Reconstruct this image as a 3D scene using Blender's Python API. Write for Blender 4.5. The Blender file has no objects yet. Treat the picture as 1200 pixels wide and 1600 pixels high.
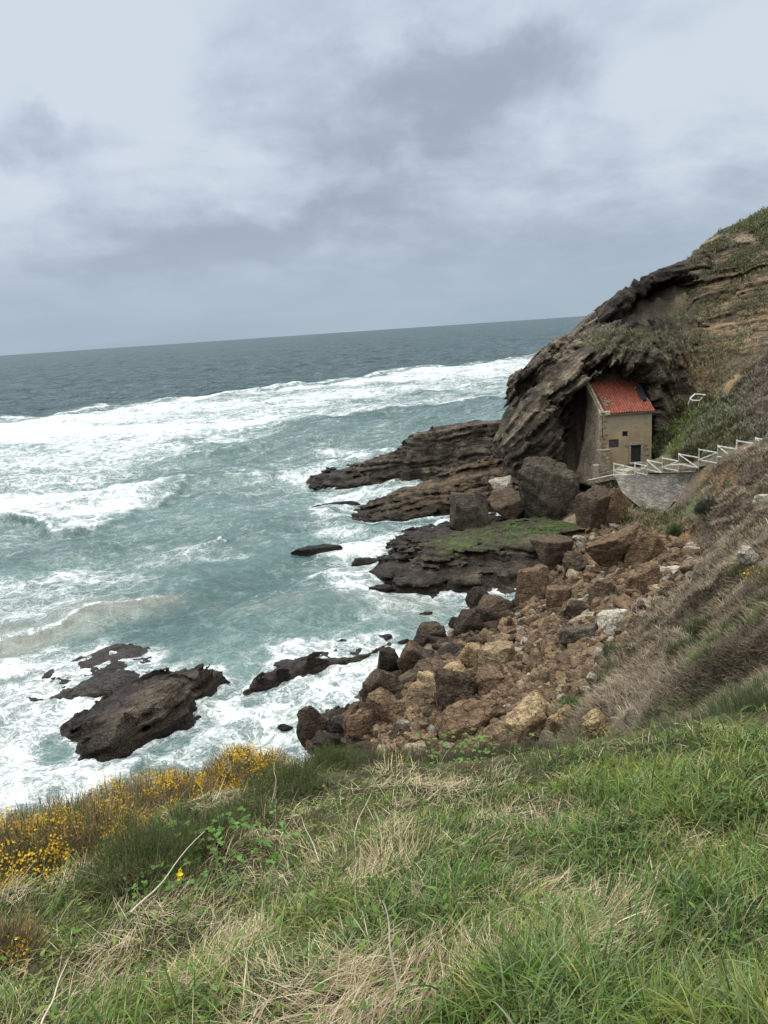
import bpy, math, random
import numpy as np
R = math.radians
rng = np.random.default_rng(7)
scene = bpy.context.scene
col = scene.collection

# ------------------------------------------------------------------ camera geometry
F = 1200.0; H = 25.0                       # focal length in photo pixels, eye height above the sea
ROLL = math.atan(61 / 900.0)
PITCH = math.atan((800 - 514.3) * math.cos(ROLL) / F)
_c, _s = math.cos(ROLL), math.sin(ROLL)

def ray(u, v):
    x = (u - 600) / F; y = (800 - v) / F
    x, y = x * _c + y * _s, -x * _s + y * _c
    return np.array([x, math.cos(PITCH) + y * math.sin(PITCH), -math.sin(PITCH) + y * math.cos(PITCH)])
def atz(u, v, z):
    d = ray(u, v); return np.array([0, 0, H]) + d * ((z - H) / d[2])
def aty(u, v, y):
    d = ray(u, v); return np.array([0, 0, H]) + d * (y / d[1])
def atr(u, v, r):
    d = ray(u, v); return np.array([0, 0, H]) + d * (r / math.hypot(d[0], d[1]))

# ------------------------------------------------------------------ noise
_perm = np.random.default_rng(11).permutation(256).astype(np.int32)
_val = np.random.default_rng(12).uniform(-1, 1, 256).astype(np.float32)
def vnoise(p, seed=0):
    p = np.asarray(p, np.float32)
    i = np.floor(p).astype(np.int32); f = p - i
    f = f * f * f * (f * (f * 6 - 15) + 10)
    n = p.shape[1]
    def h(o):
        a = _perm[(i[:, 0] + o[0] + seed * 37) & 255]
        for k in range(1, n):
            a = _perm[(a + i[:, k] + o[k]) & 255]
        return _val[a]
    if n == 2:
        a = h((0, 0)); b = h((1, 0)); c = h((0, 1)); d = h((1, 1))
        x = a + (b - a) * f[:, 0]; y = c + (d - c) * f[:, 0]
        return x + (y - x) * f[:, 1]
    if n == 1:
        a = h((0,)); b = h((1,)); return a + (b - a) * f[:, 0]
    def face(k):
        a = h((0, 0, k)); b = h((1, 0, k)); c = h((0, 1, k)); d = h((1, 1, k))
        x = a + (b - a) * f[:, 0]; y = c + (d - c) * f[:, 0]
        return x + (y - x) * f[:, 1]
    a = face(0); b = face(1)
    return a + (b - a) * f[:, 2]
def fbm(p, octv=4, seed=0, gain=0.5):
    p = np.asarray(p, np.float32); s = np.zeros(len(p), np.float32); a = 1.0
    for k in range(octv):
        s += a * vnoise(p, seed + k); p = p * 2.03 + 17.3; a *= gain
    return s
def ridged(p, octv=4, seed=0, gain=0.5):
    p = np.asarray(p, np.float32); s = np.zeros(len(p), np.float32); a = 1.0
    for k in range(octv):
        s += a * (1 - 2 * np.abs(vnoise(p, seed + k))); p = p * 2.03 + 9.1; a *= gain
    return s
def sstep(a, b, x):
    t = np.clip((x - a) / (b - a), 0, 1); return t * t * (3 - 2 * t)

class RBF:                                   # smooth surface through control points
    def __init__(self, pts, eps=1.5):
        P = np.array(pts, float); self.p = P[:, :2]; self.e = eps
        n = len(P); A = np.zeros((n + 3, n + 3))
        A[:n, :n] = self.k(self.p[:, None] - self.p[None])
        A[:n, n] = 1; A[:n, n + 1:] = self.p; A[n:, :n] = A[:n, n:].T
        self.w = np.linalg.solve(A, np.r_[P[:, 2], 0, 0, 0])
    def k(self, d): return -np.sqrt((d ** 2).sum(-1) + self.e ** 2)
    def __call__(self, q):
        q = np.asarray(q, float); out = np.empty(len(q)); n = len(self.p)
        for a in range(0, len(q), 200000):
            b = q[a:a + 200000]
            out[a:a + 200000] = self.k(b[:, None] - self.p[None]) @ self.w[:n] + self.w[n] + b @ self.w[n + 1:]
        return out

def poly_sd(q, poly):                        # signed distance to a 2-D polygon, negative inside
    P = np.asarray(poly, float); d = np.full(len(q), 1e18); ins = np.zeros(len(q), bool)
    for a, b in zip(P, np.roll(P, -1, 0)):
        e = b - a; w = q - a
        t = np.clip((w @ e) / (e @ e + 1e-12), 0, 1)
        d = np.minimum(d, ((w - t[:, None] * e) ** 2).sum(1))
        if a[1] != b[1]:
            c = (a[1] > q[:, 1]) != (b[1] > q[:, 1])
            ins ^= c & (q[:, 0] < (b[0] - a[0]) * (q[:, 1] - a[1]) / (b[1] - a[1]) + a[0])
    d = np.sqrt(d); return np.where(ins, -d, d)

# ------------------------------------------------------------------ mesh helpers
def mesh_from(name, V, Fc, smooth=True):
    """V (n,3); Fc: (m,3|4) index array."""
    V = np.ascontiguousarray(V, np.float32); Fc = np.ascontiguousarray(Fc, np.int32)
    me = bpy.data.meshes.new(name); k = Fc.shape[1]
    me.vertices.add(len(V)); me.vertices.foreach_set('co', V.ravel())
    me.loops.add(Fc.size); me.loops.foreach_set('vertex_index', Fc.ravel())
    me.polygons.add(len(Fc)); me.polygons.foreach_set('loop_start', np.arange(0, Fc.size, k, dtype=np.int32))
    me.polygons.foreach_set('use_smooth', np.full(len(Fc), smooth, bool))
    me.update(calc_edges=True)
    return me
def attr(me, name, data):
    data = np.asarray(data, np.float32)
    if data.ndim == 1:
        a = me.attributes.new(name, 'FLOAT', 'POINT'); a.data.foreach_set('value', data)
    else:
        a = me.attributes.new(name, 'FLOAT_COLOR', 'POINT')
        a.data.foreach_set('color', np.c_[data, np.ones(len(data))].astype(np.float32).ravel())
def link(name, me, mat=None, parent=None, loc=None):
    o = bpy.data.objects.new(name, me); col.objects.link(o)
    if mat and me and len(me.materials) == 0: me.materials.append(mat)
    if parent: o.parent = parent
    if loc is not None: o.location = loc
    return o
def tag(o, label=None, cat=None, group=None, kind=None):
    for k, v in (('label', label), ('category', cat), ('group', group), ('kind', kind)):
        if v: o[k] = v
    return o
def empty(name, loc, rz=0):
    o = bpy.data.objects.new(name, None); col.objects.link(o); o.location = loc; o.rotation_euler.z = rz
    o.empty_display_size = .2
    return o

class MB:                                    # collects boxes and bars into one mesh
    def __init__(s): s.V = []; s.F = []; s.n = 0
    def add(s, V, Fq):
        s.V.append(np.asarray(V, float)); s.F += [[i + s.n for i in f] for f in Fq]; s.n += len(V)
    def box(s, c, size, rot=None):
        h = np.array(size) / 2; c = np.array(c, float)
        P = np.array([[x, y, z] for x in (-1, 1) for y in (-1, 1) for z in (-1, 1)]) * h
        if rot is not None: P = P @ np.array(rot).T
        s.add(P + c, [[0, 1, 3, 2], [4, 6, 7, 5], [0, 4, 5, 1], [2, 3, 7, 6], [0, 2, 6, 4], [1, 5, 7, 3]])
    def bar(s, a, b, w, t, up=(0, 0, 1)):    # rectangular bar from a to b
        a = np.array(a, float); b = np.array(b, float); x = b - a; L = np.linalg.norm(x); x /= L
        y = np.cross(up, x); y /= np.linalg.norm(y); z = np.cross(x, y)
        s.box((a + b) / 2, (L, w, t), np.c_[x, y, z])
    def prism(s, prof, axis_a, axis_b):      # profile points (n,3) swept by vector
        P = np.asarray(prof, float); n = len(P); v = np.asarray(axis_b, float) - np.asarray(axis_a, float)
        s.add(np.r_[P, P + v], [list(range(n))[::-1], list(range(n, 2 * n))] + [[i, (i + 1) % n, n + (i + 1) % n, n + i] for i in range(n)])
    def build(s, name, mat, parent=None, bevel=0.0, smooth=False):
        me = bpy.data.meshes.new(name); me.from_pydata(np.concatenate(s.V).tolist(), [], s.F)
        me.update(); o = link(name, me, mat, parent)
        if bevel:
            m = o.modifiers.new('b', 'BEVEL'); m.width = bevel; m.segments = 2; m.limit_method = 'ANGLE'
        return o

def surface_nets(Fv, org, h):
    """Mesh of the zero surface of grid values Fv (negative inside)."""
    nx, ny, nz = Fv.shape
    S = Fv < 0
    act = np.zeros((nx - 1, ny - 1, nz - 1), np.int8)
    for dx in (0, 1):
        for dy in (0, 1):
            for dz in (0, 1):
                act += S[dx:nx - 1 + dx, dy:ny - 1 + dy, dz:nz - 1 + dz]
    cells = np.argwhere((act > 0) & (act < 8))
    idx = np.full(act.shape, -1, np.int32); idx[tuple(cells.T)] = np.arange(len(cells))
    acc = np.zeros((len(cells), 3), np.float32); cnt = np.zeros(len(cells), np.float32)
    cor = [(x, y, z) for x in (0, 1) for y in (0, 1) for z in (0, 1)]
    val = {c: Fv[cells[:, 0] + c[0], cells[:, 1] + c[1], cells[:, 2] + c[2]] for c in cor}
    for a in cor:
        for ax in range(3):
            if a[ax] == 0:
                b = tuple(1 if k == ax else a[k] for k in range(3))
                va, vb = val[a], val[b]; m = (va < 0) != (vb < 0)
                t = va[m] / (va[m] - vb[m])
                p = np.tile(np.array(a, np.float32), (m.sum(), 1)); p[:, ax] = t
                acc[m] += p; cnt[m] += 1
    V = (cells + acc / cnt[:, None]) * h + np.array(org)
    quads = []
    for ax in range(3):
        o1, o2 = [(1, 2), (2, 0), (0, 1)][ax]
        sl0 = [slice(None)] * 3; sl1 = [slice(None)] * 3; sl0[ax] = slice(0, -1); sl1[ax] = slice(1, None)
        A = S[tuple(sl0)]; B = S[tuple(sl1)]
        e = np.argwhere(A != B)
        sh = np.array(Fv.shape)
        ok = (e[:, o1] > 0) & (e[:, o2] > 0) & (e[:, o1] < sh[o1] - 1) & (e[:, o2] < sh[o2] - 1)
        e = e[ok]; flip = A[tuple(e.T)]
        def c(a, b):
            q = e.copy(); q[:, o1] -= a; q[:, o2] -= b; return idx[tuple(q.T)]
        q = np.c_[c(1, 1), c(0, 1), c(0, 0), c(1, 0)]
        q[~flip] = q[~flip][:, ::-1]
        quads.append(q)
    return V.astype(np.float32), np.concatenate(quads)

def volume(fbase, fdetail, lo, hi, h, band=2.0):
    """Solid rock: coarse field everywhere, detail only near its surface."""
    lo = np.array(lo, float); n = np.ceil((np.array(hi) - lo) / h).astype(int) + 1
    ax = [lo[k] + h * np.arange(n[k]) for k in range(3)]
    Fv = fbase(*np.meshgrid(*ax, indexing='ij')).astype(np.float32)
    m = np.argwhere(np.abs(Fv) < band)
    P = np.c_[ax[0][m[:, 0]], ax[1][m[:, 1]], ax[2][m[:, 2]]].astype(np.float32)
    Fv[tuple(m.T)] = fdetail(P, Fv[tuple(m.T)])
    # closed at the border of the box
    for k in range(3):
        for e in (0, -1):
            s = [slice(None)] * 3; s[k] = e; Fv[tuple(s)] = np.maximum(Fv[tuple(s)], 0.05)
    return surface_nets(Fv, lo, h)
def keep_big(V, Q, least=400):
    """drop loose crumbs: only connected pieces of a fair size stay"""
    lab = np.arange(len(V))
    while True:
        m = lab[Q].min(1); new = lab.copy()
        for k in range(Q.shape[1]): np.minimum.at(new, Q[:, k], m)
        new = new[new]; new = new[new]
        if (new == lab).all(): break
        lab = new
    cnt = np.bincount(lab, minlength=len(V)); ok = cnt[lab] >= max(least, .02 * len(V))
    idx = np.cumsum(ok) - 1; Q = Q[ok[Q].all(1)]
    return V[ok], idx[Q]
def vnormals(V, Q):
    a, b, c = V[Q[:, 0]], V[Q[:, 1]], V[Q[:, 2]]
    fn = np.cross(b - a, c - a); N = np.zeros_like(V)
    for k in range(Q.shape[1]): np.add.at(N, Q[:, k], fn)
    return N / (np.linalg.norm(N, axis=1, keepdims=True) + 1e-9)

# ------------------------------------------------------------------ node helpers
def new_mat(name):
    m = bpy.data.materials.new(name); m.use_nodes = True
    nt = m.node_tree; nt.nodes.clear()
    out = nt.nodes.new('ShaderNodeOutputMaterial'); b = nt.nodes.new('ShaderNodeBsdfPrincipled')
    nt.links.new(b.outputs[0], out.inputs[0])
    return m, G(nt), b
class G:
    def __init__(s, nt): s.nt = nt
    def n(s, t, **kw):
        nd = s.nt.nodes.new('ShaderNode' + t)
        for k, v in kw.items(): setattr(nd, k, v)
        return nd
    def put(s, sock, v):
        if isinstance(v, bpy.types.NodeSocket): s.nt.links.new(v, sock)
        elif v is not None:
            if hasattr(sock.default_value, '__len__') and isinstance(v, (tuple, list)) and len(v) == 3 and len(sock.default_value) == 4: v = (*v, 1)
            sock.default_value = v
    def math(s, op, a, b=None, c=None, clamp=False):
        nd = s.n('Math', operation=op, use_clamp=clamp); s.put(nd.inputs[0], a)
        if b is not None: s.put(nd.inputs[1], b)
        if c is not None: s.put(nd.inputs[2], c)
        return nd.outputs[0]
    def vmath(s, op, a, b=None):
        nd = s.n('VectorMath', operation=op); s.put(nd.inputs[0], a)
        if b is not None: s.put(nd.inputs[1], b)
        return nd.outputs[0]
    def mix(s, f, a, b, mode='MIX'):
        nd = s.n('Mix', data_type='RGBA', blend_type=mode); nd.clamp_factor = True
        s.put(nd.inputs[0], f); s.put(nd.inputs[6], a); s.put(nd.inputs[7], b); return nd.outputs[2]
    def noise(s, vec, scale, detail=4, rough=.55, dist=0, out=0):
        nd = s.n('TexNoise'); s.put(nd.inputs['Vector'], vec)
        for k, v in (('Scale', scale), ('Detail', detail), ('Roughness', rough), ('Distortion', dist)): s.put(nd.inputs[k], v)
        return nd.outputs[out]
    def vor(s, vec, scale, feature='F1', out=0, rand=1.0, dim='3D'):
        nd = s.n('TexVoronoi', feature=feature, voronoi_dimensions=dim); s.put(nd.inputs['Vector'], vec); s.put(nd.inputs['Scale'], scale)
        s.put(nd.inputs['Randomness'], rand)
        return nd.outputs[out]
    def step(s, x, a, b, lo=0., hi=1.):
        nd = s.n('MapRange', interpolation_type='SMOOTHSTEP'); s.put(nd.inputs[0], x)
        for i, v in ((1, a), (2, b), (3, lo), (4, hi)): s.put(nd.inputs[i], v)
        return nd.outputs[0]
    def ramp(s, f, stops):
        nd = s.n('ValToRGB'); cr = nd.color_ramp
        while len(cr.elements) < len(stops): cr.elements.new(.5)
        for e, (p, c) in zip(cr.elements, stops): e.position = p; e.color = (*c, 1)
        s.put(nd.inputs[0], f); return nd.outputs[0]
    def attr(s, name, out=0):
        return s.n('Attribute', attribute_name=name).outputs[{'c': 0, 'f': 2}.get(out, out)]
    def pos(s): return s.n('NewGeometry').outputs['Position']
    def nrm(s): return s.n('NewGeometry').outputs['Normal']
    def tex(s, name='Object'): return s.n('TexCoord').outputs[name]
    def xyz(s, v):
        nd = s.n('SeparateXYZ'); s.put(nd.inputs[0], v); return nd.outputs
    def comb(s, x, y, z):
        nd = s.n('CombineXYZ')
        for i, v in enumerate((x, y, z)): s.put(nd.inputs[i], v)
        return nd.outputs[0]
    def bump(s, h, strength=1., dist=.1, nrm=None):
        nd = s.n('Bump'); s.put(nd.inputs['Strength'], strength); s.put(nd.inputs['Distance'], dist); s.put(nd.inputs['Height'], h)
        if nrm is not None: s.put(nd.inputs['Normal'], nrm)
        return nd.outputs[0]

EXPO = 0.0; ZEN = 4.3; CLX, CLY = 0.0, 0.0
# ------------------------------------------------------------------ camera, sky, light
cam_d = bpy.data.cameras.new('camera'); cam = bpy.data.objects.new('camera', cam_d); col.objects.link(cam)
cam.location = (0, 0, H)
from mathutils import Matrix
_f = np.array([0, math.cos(PITCH), -math.sin(PITCH)]); _u = np.array([0, math.sin(PITCH), math.cos(PITCH)]); _r = np.array([1., 0, 0])
cx = _r * _c - _u * _s; cy = _r * _s + _u * _c          # image axes in the world
cam.matrix_world = Matrix(((cx[0], cy[0], -_f[0], 0), (cx[1], cy[1], -_f[1], 0), (cx[2], cy[2], -_f[2], H), (0, 0, 0, 1)))
cam_d.sensor_fit = 'VERTICAL'; cam_d.sensor_height = 36; cam_d.sensor_width = 27; cam_d.lens = 36 * F / 1600
cam_d.clip_start = .05; cam_d.clip_end = 60000
scene.camera = cam

SUN_EL, SUN_AZ = R(52), R(-60)                            # azimuth from +Y towards +X
sun_d = bpy.data.lights.new('sun', 'SUN'); sun = bpy.data.objects.new('sun', sun_d); col.objects.link(sun)
sun_d.energy = 1.5; sun_d.angle = R(14); sun_d.color = (1, .96, .9)
sun.rotation_euler = (math.pi / 2 - SUN_EL, 0, -SUN_AZ + math.pi)
from mathutils import Vector
_sd = Vector((math.sin(SUN_AZ) * math.cos(SUN_EL), math.cos(SUN_AZ) * math.cos(SUN_EL), math.sin(SUN_EL)))
sun.rotation_euler = _sd.to_track_quat('Z', 'Y').to_euler()

world = bpy.data.worlds.new('World'); scene.world = world; world.use_nodes = True
nt = world.node_tree; nt.nodes.clear(); g = G(nt)
wo = g.n('OutputWorld'); sky = g.n('TexSky', sky_type='NISHITA'); sky.sun_disc = False
sky.sun_elevation = SUN_EL; sky.sun_rotation = SUN_AZ; sky.air_density = 1; sky.dust_density = 2.
b1 = g.n('Background'); g.put(b1.inputs[0], sky.outputs[0]); b1.inputs[1].default_value = .08
d = g.tex('Generated'); X, Y_, Z = g.xyz(d)
el = g.math('MAXIMUM', Z, 0.0)
den = g.math('ADD', el, .30)
cp = g.comb(g.math('DIVIDE', X, den), g.math('DIVIDE', Y_, den), g.math('MULTIPLY', el, .8))
cp = g.vmath('ADD', cp, (CLX, CLY, 0))
n1 = g.noise(cp, 1.9, 8, .52, .3)
n2 = g.noise(g.vmath('ADD', cp, (7.3, 2.1, 0)), 5.5, 6, .55, .2)
n3 = g.noise(g.vmath('ADD', cp, (1.3, 9.1, 3)), .95, 3, .5, .1)
cl = g.math('ADD', g.math('MULTIPLY', n1, .52), g.math('ADD', g.math('MULTIPLY', n2, .22), g.math('MULTIPLY', n3, .26)))
cl = g.math('ADD', cl, g.math('MULTIPLY', g.math('SUBTRACT', el, .2), .35))
wob_ = g.vmath('MULTIPLY', g.vmath('SUBTRACT', g.noise(d, 7, 5, .6, .4, 1), (.5, .5, .5)), (.16, .16, .16))
def bank(u, v, wx, wz_, k):                              # a cloud bank hanging in one part of the sky
    q = ray(u, v); q = q / np.linalg.norm(q); dd = g.vmath('SUBTRACT', d, tuple(float(t) for t in q))
    dd = g.vmath('ADD', dd, wob_)
    a = g.xyz(g.vmath('MULTIPLY', dd, (1 / wx, 1 / wx, 1 / wz_))); r2 = g.math('ADD', g.math('ADD', g.math('POWER', a[0], 2.), g.math('POWER', a[1], 2.)), g.math('POWER', a[2], 2.))
    return g.math('MULTIPLY', g.step(r2, 0., 1.6, 1., 0.), k)
for bk in ((650, 165, .21, .075, -.10), (740, 110, .16, .05, -.05), (15, 225, .07, .03, -.05), (330, 190, .20, .07, .06), (150, 330, .2, .05, .04), (90, 60, .20, .08, .07), (340, 260, .16, .05, .03), (1080, 60, .16, .06, .03), (470, 370, .14, .025, -.04), (760, 255, .16, .03, .02)):
    cl = g.math('ADD', cl, bank(*bk))
cc = g.ramp(g.step(cl, .37, .64), [(0, (.375, .435, .53)), (.25, (.455, .525, .63)), (.5, (.52, .595, .705)), (.75, (.585, .665, .77)), (1, (.67, .74, .835))])
hz = g.ramp(g.step(n3, .3, .7), [(0, (.375, .47, .575)), (1, (.44, .54, .64))])
band = g.noise(g.comb(g.math('MULTIPLY', X, 1.2), g.math('MULTIPLY', Y_, 1.2), g.math('MULTIPLY', Z, 26)), 2.2, 4, .5)
hz = g.mix(g.math('MULTIPLY', g.step(band, .5, .75), .3), hz, (.47, .56, .68))
cc = g.mix(g.step(el, .02, .16), hz, cc)
up = g.step(el, .37, .95, 0., 1.)                        # an overcast sky is brightest overhead, and neutral there
zc_ = g.comb(g.math('ADD', 1., g.math('MULTIPLY', up, ZEN * 1.08)), g.math('ADD', 1., g.math('MULTIPLY', up, ZEN)), g.math('ADD', 1., g.math('MULTIPLY', up, ZEN * .82)))
cc = g.vmath('MULTIPLY', cc, zc_)
b2 = g.n('Background'); g.put(b2.inputs[0], cc); b2.inputs[1].default_value = 1.0
mx = g.n('MixShader'); mx.inputs[0].default_value = .93
nt.links.new(b1.outputs[0], mx.inputs[1]); nt.links.new(b2.outputs[0], mx.inputs[2]); nt.links.new(mx.outputs[0], wo.inputs[0])

scene.view_settings.view_transform = 'Standard'; scene.view_settings.look = 'None'; scene.view_settings.gamma = 1
scene.view_settings.exposure = EXPO; scene.view_settings.use_curve_mapping = False
scene.cycles.max_bounces = 5; scene.cycles.diffuse_bounces = 3; scene.cycles.glossy_bounces = 3; scene.cycles.transmission_bounces = 3
scene.cycles.use_denoising = True; scene.cycles.caustics_reflective = False; scene.cycles.caustics_refractive = False
scene.cycles.sample_clamp_indirect = 4
# ------------------------------------------------------------------ terrain heights
def W(lst): return [aty(u, v, y) for u, v, y in lst]
CP = []
for x, y in ((0, 0), (0, 3), (0, 6), (-2, 1), (-2.5, 4), (-4, -2), (3, 1.5), (2.5, 5), (4.5, 8), (-5, 4), (6, 4), (0, -5), (-8, -3), (8, -4), (10, 2), (-3.5, 5.5), (-2.8, 6.9), (0, 7.8), (1.5, 8.2)):
    CP.append((x, y, 23.33 - .435 * y + .11 * x + (.012 * y * y if y < 4 else .19) - (.17 if x > 1.4 and y > 7 else 0)))
CP += [(-4.6, 6.2, 19.6), (-3.4, 8.0, 18.7), (-1.5, 9.6, 18.1), (0, 10, 17.6), (2.2, 10.4, 17.3), (3.8, 11.2, 17.2), (3.2, 9.4, 19.05), (5.0, 9.2, 19.45)]      # just past the crest
CP += [(-8, 8, 14), (-5, 12, 11), (-1, 14, 10.5), (3, 15, 12.5), (-11, 14, 5), (-8, 20, 2.5), (-3, 22, 3.5), (2, 22, 6), (5, 24, 9), (-14, 22, -.5), (-10, 28, -.8), (-4, 31, .3), (1, 30, 2.2), (5, 30, 5), (8, 33, 6.5)]
CP += [tuple(p) for p in W([(1000, 1140, 16), (1100, 1115, 14), (1200, 1100, 11), (950, 1090, 30), (1050, 1050, 25), (1150, 1020, 18), (1200, 1000, 15), (930, 1040, 40), (1000, 960, 46), (1050, 920, 50), (1090, 880, 56), (1100, 900, 47), (1150, 940, 30), (1200, 900, 24), (1200, 850, 32), (1200, 780, 46), (1130, 780, 60), (1122, 752, 66), (1170, 730, 62), (1050, 822, 66), (1050, 850, 61), (1090, 830, 60)])]
CP += [tuple(p) for p in W([(1030, 740, 79), (1075, 732, 75), (1130, 714, 69), (1190, 702, 63)])]                         # the path
CP += [(14, 8, 22), (20, 15, 22), (26, 24, 21), (33, 36, 19.5), (40, 50, 19), (42, 62, 18.5), (20, 0, 25), (40, 20, 27), (60, 40, 30), (60, 70, 28), (50, 78, 23), (65, 90, 33), (66, 105, 39), (70, 120, 41)]
for u, v, z in ((740, 985, .1), (660, 1010, .3), (610, 1060, .4), (560, 1110, .4), (500, 1165, .3), (600, 1150, 1.5), (690, 1090, 2), (780, 1040, 2.6), (880, 990, 3.6), (960, 930, 4.6), (900, 920, 3), (1020, 870, 5.4), (850, 1090, 3.8), (740, 1140, 2.6), (920, 850, 3.0), (830, 935, .6), (760, 1000, 1.2)):
    CP.append(tuple(atz(u, v, z)))
CP += [tuple(aty(925, 800, 81)), tuple(aty(960, 835, 77)), tuple(aty(1010, 830, 71)), tuple(aty(1050, 815, 70))]
# seabed
CP += [(5, 66, -1.2), (11, 68, -.9), (-2, 58, -1.6), (-8, 46, -1.5), (-12, 36, -1.8), (-20, 40, -2.4), (-10, 70, -2.4), (0, 82, -2), (8, 93, -1.6), (6, 110, -2.4), (-10, 110, -3), (-40, 60, -4), (-40, 120, -4), (0, 140, -4), (40, 145, -4), (-30, 20, -2), (-25, 30, -2.4), (15, 130, -3), (-20, 5, 8), (-14, 10, 6), (-30, -5, 14)]
# headland
CP += [tuple(p) for p in W([(1200, 332, 112), (1130, 362, 112), (1085, 402, 113), (1040, 420, 113.5), (1000, 438, 114), (955, 468, 114), (905, 503, 114.5), (870, 540, 114.5), (838, 572, 114), (812, 596, 113), (790, 622, 112), (783, 660, 110),
     (860, 690, 99), (826, 640, 106), (880, 600, 101), (935, 562, 95.5), (1000, 540, 97), (1000, 470, 107), (1022, 610, 93.5), (1100, 600, 88), (1200, 600, 80), (1100, 470, 103), (1200, 450, 97), (1150, 520, 93), (960, 500, 106), (900, 540, 107), (1200, 690, 66), (1110, 660, 78), (1050, 560, 95), (1150, 420, 106)])]
CP += [(24.5, 94, 6.5), (26, 88, 6.5), (29, 87, 7.4), (33, 89, 8.6), (35, 91, 11), (23, 91, 3.5), (20.9, 96, 4.6), (18.5, 100, 3.6), (16.5, 106, 3.4), (14.3, 112, 1.5), (16.2, 116, 1.5), (20, 121, 2), (24, 119, 13), (32, 119.5, 21.5), (40, 119.5, 27), (48, 119.5, 30.5), (28, 124, 6), (38, 125, 14), (48, 125, 20), (60, 125, 27), (30, 130, -2), (55, 135, 0), (17.5, 111, 7.5)]
T_rbf = RBF(CP, 1.2)
_wa, _wb = np.array([26.45, 84.0]), np.array([31.6, 75.1]); _wl = np.linalg.norm(_wb - _wa); _wd = (_wb - _wa) / _wl; _wnn = np.array([_wd[1], -_wd[0]])
if _wnn @ np.array([-1, -1]) < 0: _wnn = -_wnn
def T(xy):                                                # the ground drops away in front of the retaining wall
    xy = np.asarray(xy, float); z = T_rbf(xy); q = xy - _wa; a = q @ _wd; s = q @ _wnn
    drop = sstep(-.75, -.1, s) * sstep(9, 2.5, s) * sstep(-2.5, .5, a) * sstep(_wl + 1.2, _wl - 1.5, a)
    return np.where(drop > 0, z - drop * np.clip(z - (3.6 + .16 * a), 0, 4.5), z)
_tx, _ty, _ts = np.arange(-60, 90.1, .3), np.arange(-20, 160.1, .3), .3
_tg = T(np.stack(np.meshgrid(_tx, _ty, indexing='ij'), -1).reshape(-1, 2)).reshape(len(_tx), len(_ty))
def Tf(xy):                                               # the same heights, read from a table
    xy = np.asarray(xy, float)
    fx = np.clip((xy[:, 0] + 60) / _ts, 0, len(_tx) - 1.001); fy = np.clip((xy[:, 1] + 20) / _ts, 0, len(_ty) - 1.001)
    i = fx.astype(int); j = fy.astype(int); a = fx - i; b = fy - j
    return (_tg[i, j] * (1 - a) + _tg[i + 1, j] * a) * (1 - b) + (_tg[i, j + 1] * (1 - a) + _tg[i + 1, j + 1] * a) * b
def hit(u, v, lift=0.0, r0=2.0, r1=140.0):                # where a photo ray meets the terrain
    d = ray(u, v); h = math.hypot(d[0], d[1]); r = np.geomspace(r0, r1, 900)
    P = np.array([0, 0, H]) + d * (r / h)[:, None]
    below = P[:, 2] < Tf(P[:, :2]) + lift
    i = int(np.argmax(below)) if below.any() else len(r) - 1
    return P[i]

def rays(uv):
    x = (uv[:, 0] - 600) / F; y = (800 - uv[:, 1]) / F
    x, y = x * _c + y * _s, -x * _s + y * _c
    return np.c_[x, math.cos(PITCH) + y * math.sin(PITCH), -math.sin(PITCH) + y * math.cos(PITCH)]
def hits(uv, r0=1.0, r1=130.0, n=420, height=None):       # many rays at once; height: own surface function
    d = rays(np.asarray(uv, float)); d = d / np.hypot(d[:, 0], d[:, 1])[:, None]; out = np.full((len(d), 3), np.nan); todo = np.arange(len(d)); hf = height or Tf
    for r in np.geomspace(r0, r1, n):
        P = np.array([0, 0, H]) + d[todo] * r; b = P[:, 2] < hf(P[:, :2])
        out[todo[b]] = P[b]; todo = todo[~b]
        if len(todo) == 0: break
    return out
VX0, VX1, VY0, VY1 = 12.0, 60.0, 84.5, 125.0              # the block of headland built as a solid
def tussock(P, z):
    """lumpy vegetation and soil on the slopes; calm on the beach and under the near grass"""
    x, y = P[:, 0], P[:, 1]; r = np.hypot(x, y)
    land = sstep(2.5, 5.5, z)
    a = sstep(9, 22, r) * land * (1 - .85 * np.exp(-((x - 28) ** 2 + (y - 73) ** 2) / 30))
    q = np.c_[x * .45 + y * .28, y * .16 - x * .1]
    n = fbm(q * 1.6, 4, 3) * .6 + fbm(P[:, :2] * .9, 4, 8) * .42
    near = fbm(P[:, :2] * 2.1, 3, 21) * .055 + fbm(P[:, :2] * .8, 2, 25) * .11
    rocky = fbm(P[:, :2] * .8, 4, 14) * .35 * (1 - land)
    return n * a + near * (1 - sstep(9, 15, r)) + rocky
# polar sheet round the viewpoint: fine near, coarse far
ang = np.concatenate([np.linspace(-180, -62, 60)[:-1], np.linspace(-62, 62, 760), np.linspace(62, 180, 60)[1:-1]])
rad = np.r_[.05, np.geomspace(.4, 175, 470)]
A, RR = np.meshgrid(np.radians(ang), rad)
gx, gy = (np.sin(A) * RR).ravel(), (np.cos(A) * RR).ravel()
gP = np.c_[gx, gy]; gz = T(gP)
gz0 = gz.copy()
gz = gz + tussock(gP, gz)
inb = (sstep(VX0 - 1, VX0 + 1.5, gx) * sstep(VX1 + 1, VX1 - 1.0, gx) * sstep(VY0 + .2, VY0 + 2.2, gy) * sstep(VY1 + 1, VY1 - 1, gy))
gz -= 3.0 * inb                                           # the solid headland stands here instead
na, nr = len(ang), len(rad)
i = np.arange(nr - 1)[:, None] * na; j = np.arange(na)
j2 = (j + 1) % na
gF = np.stack([i + j, i + j2, i + na + j2, i + na + j], -1).reshape(-1, 4)
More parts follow.
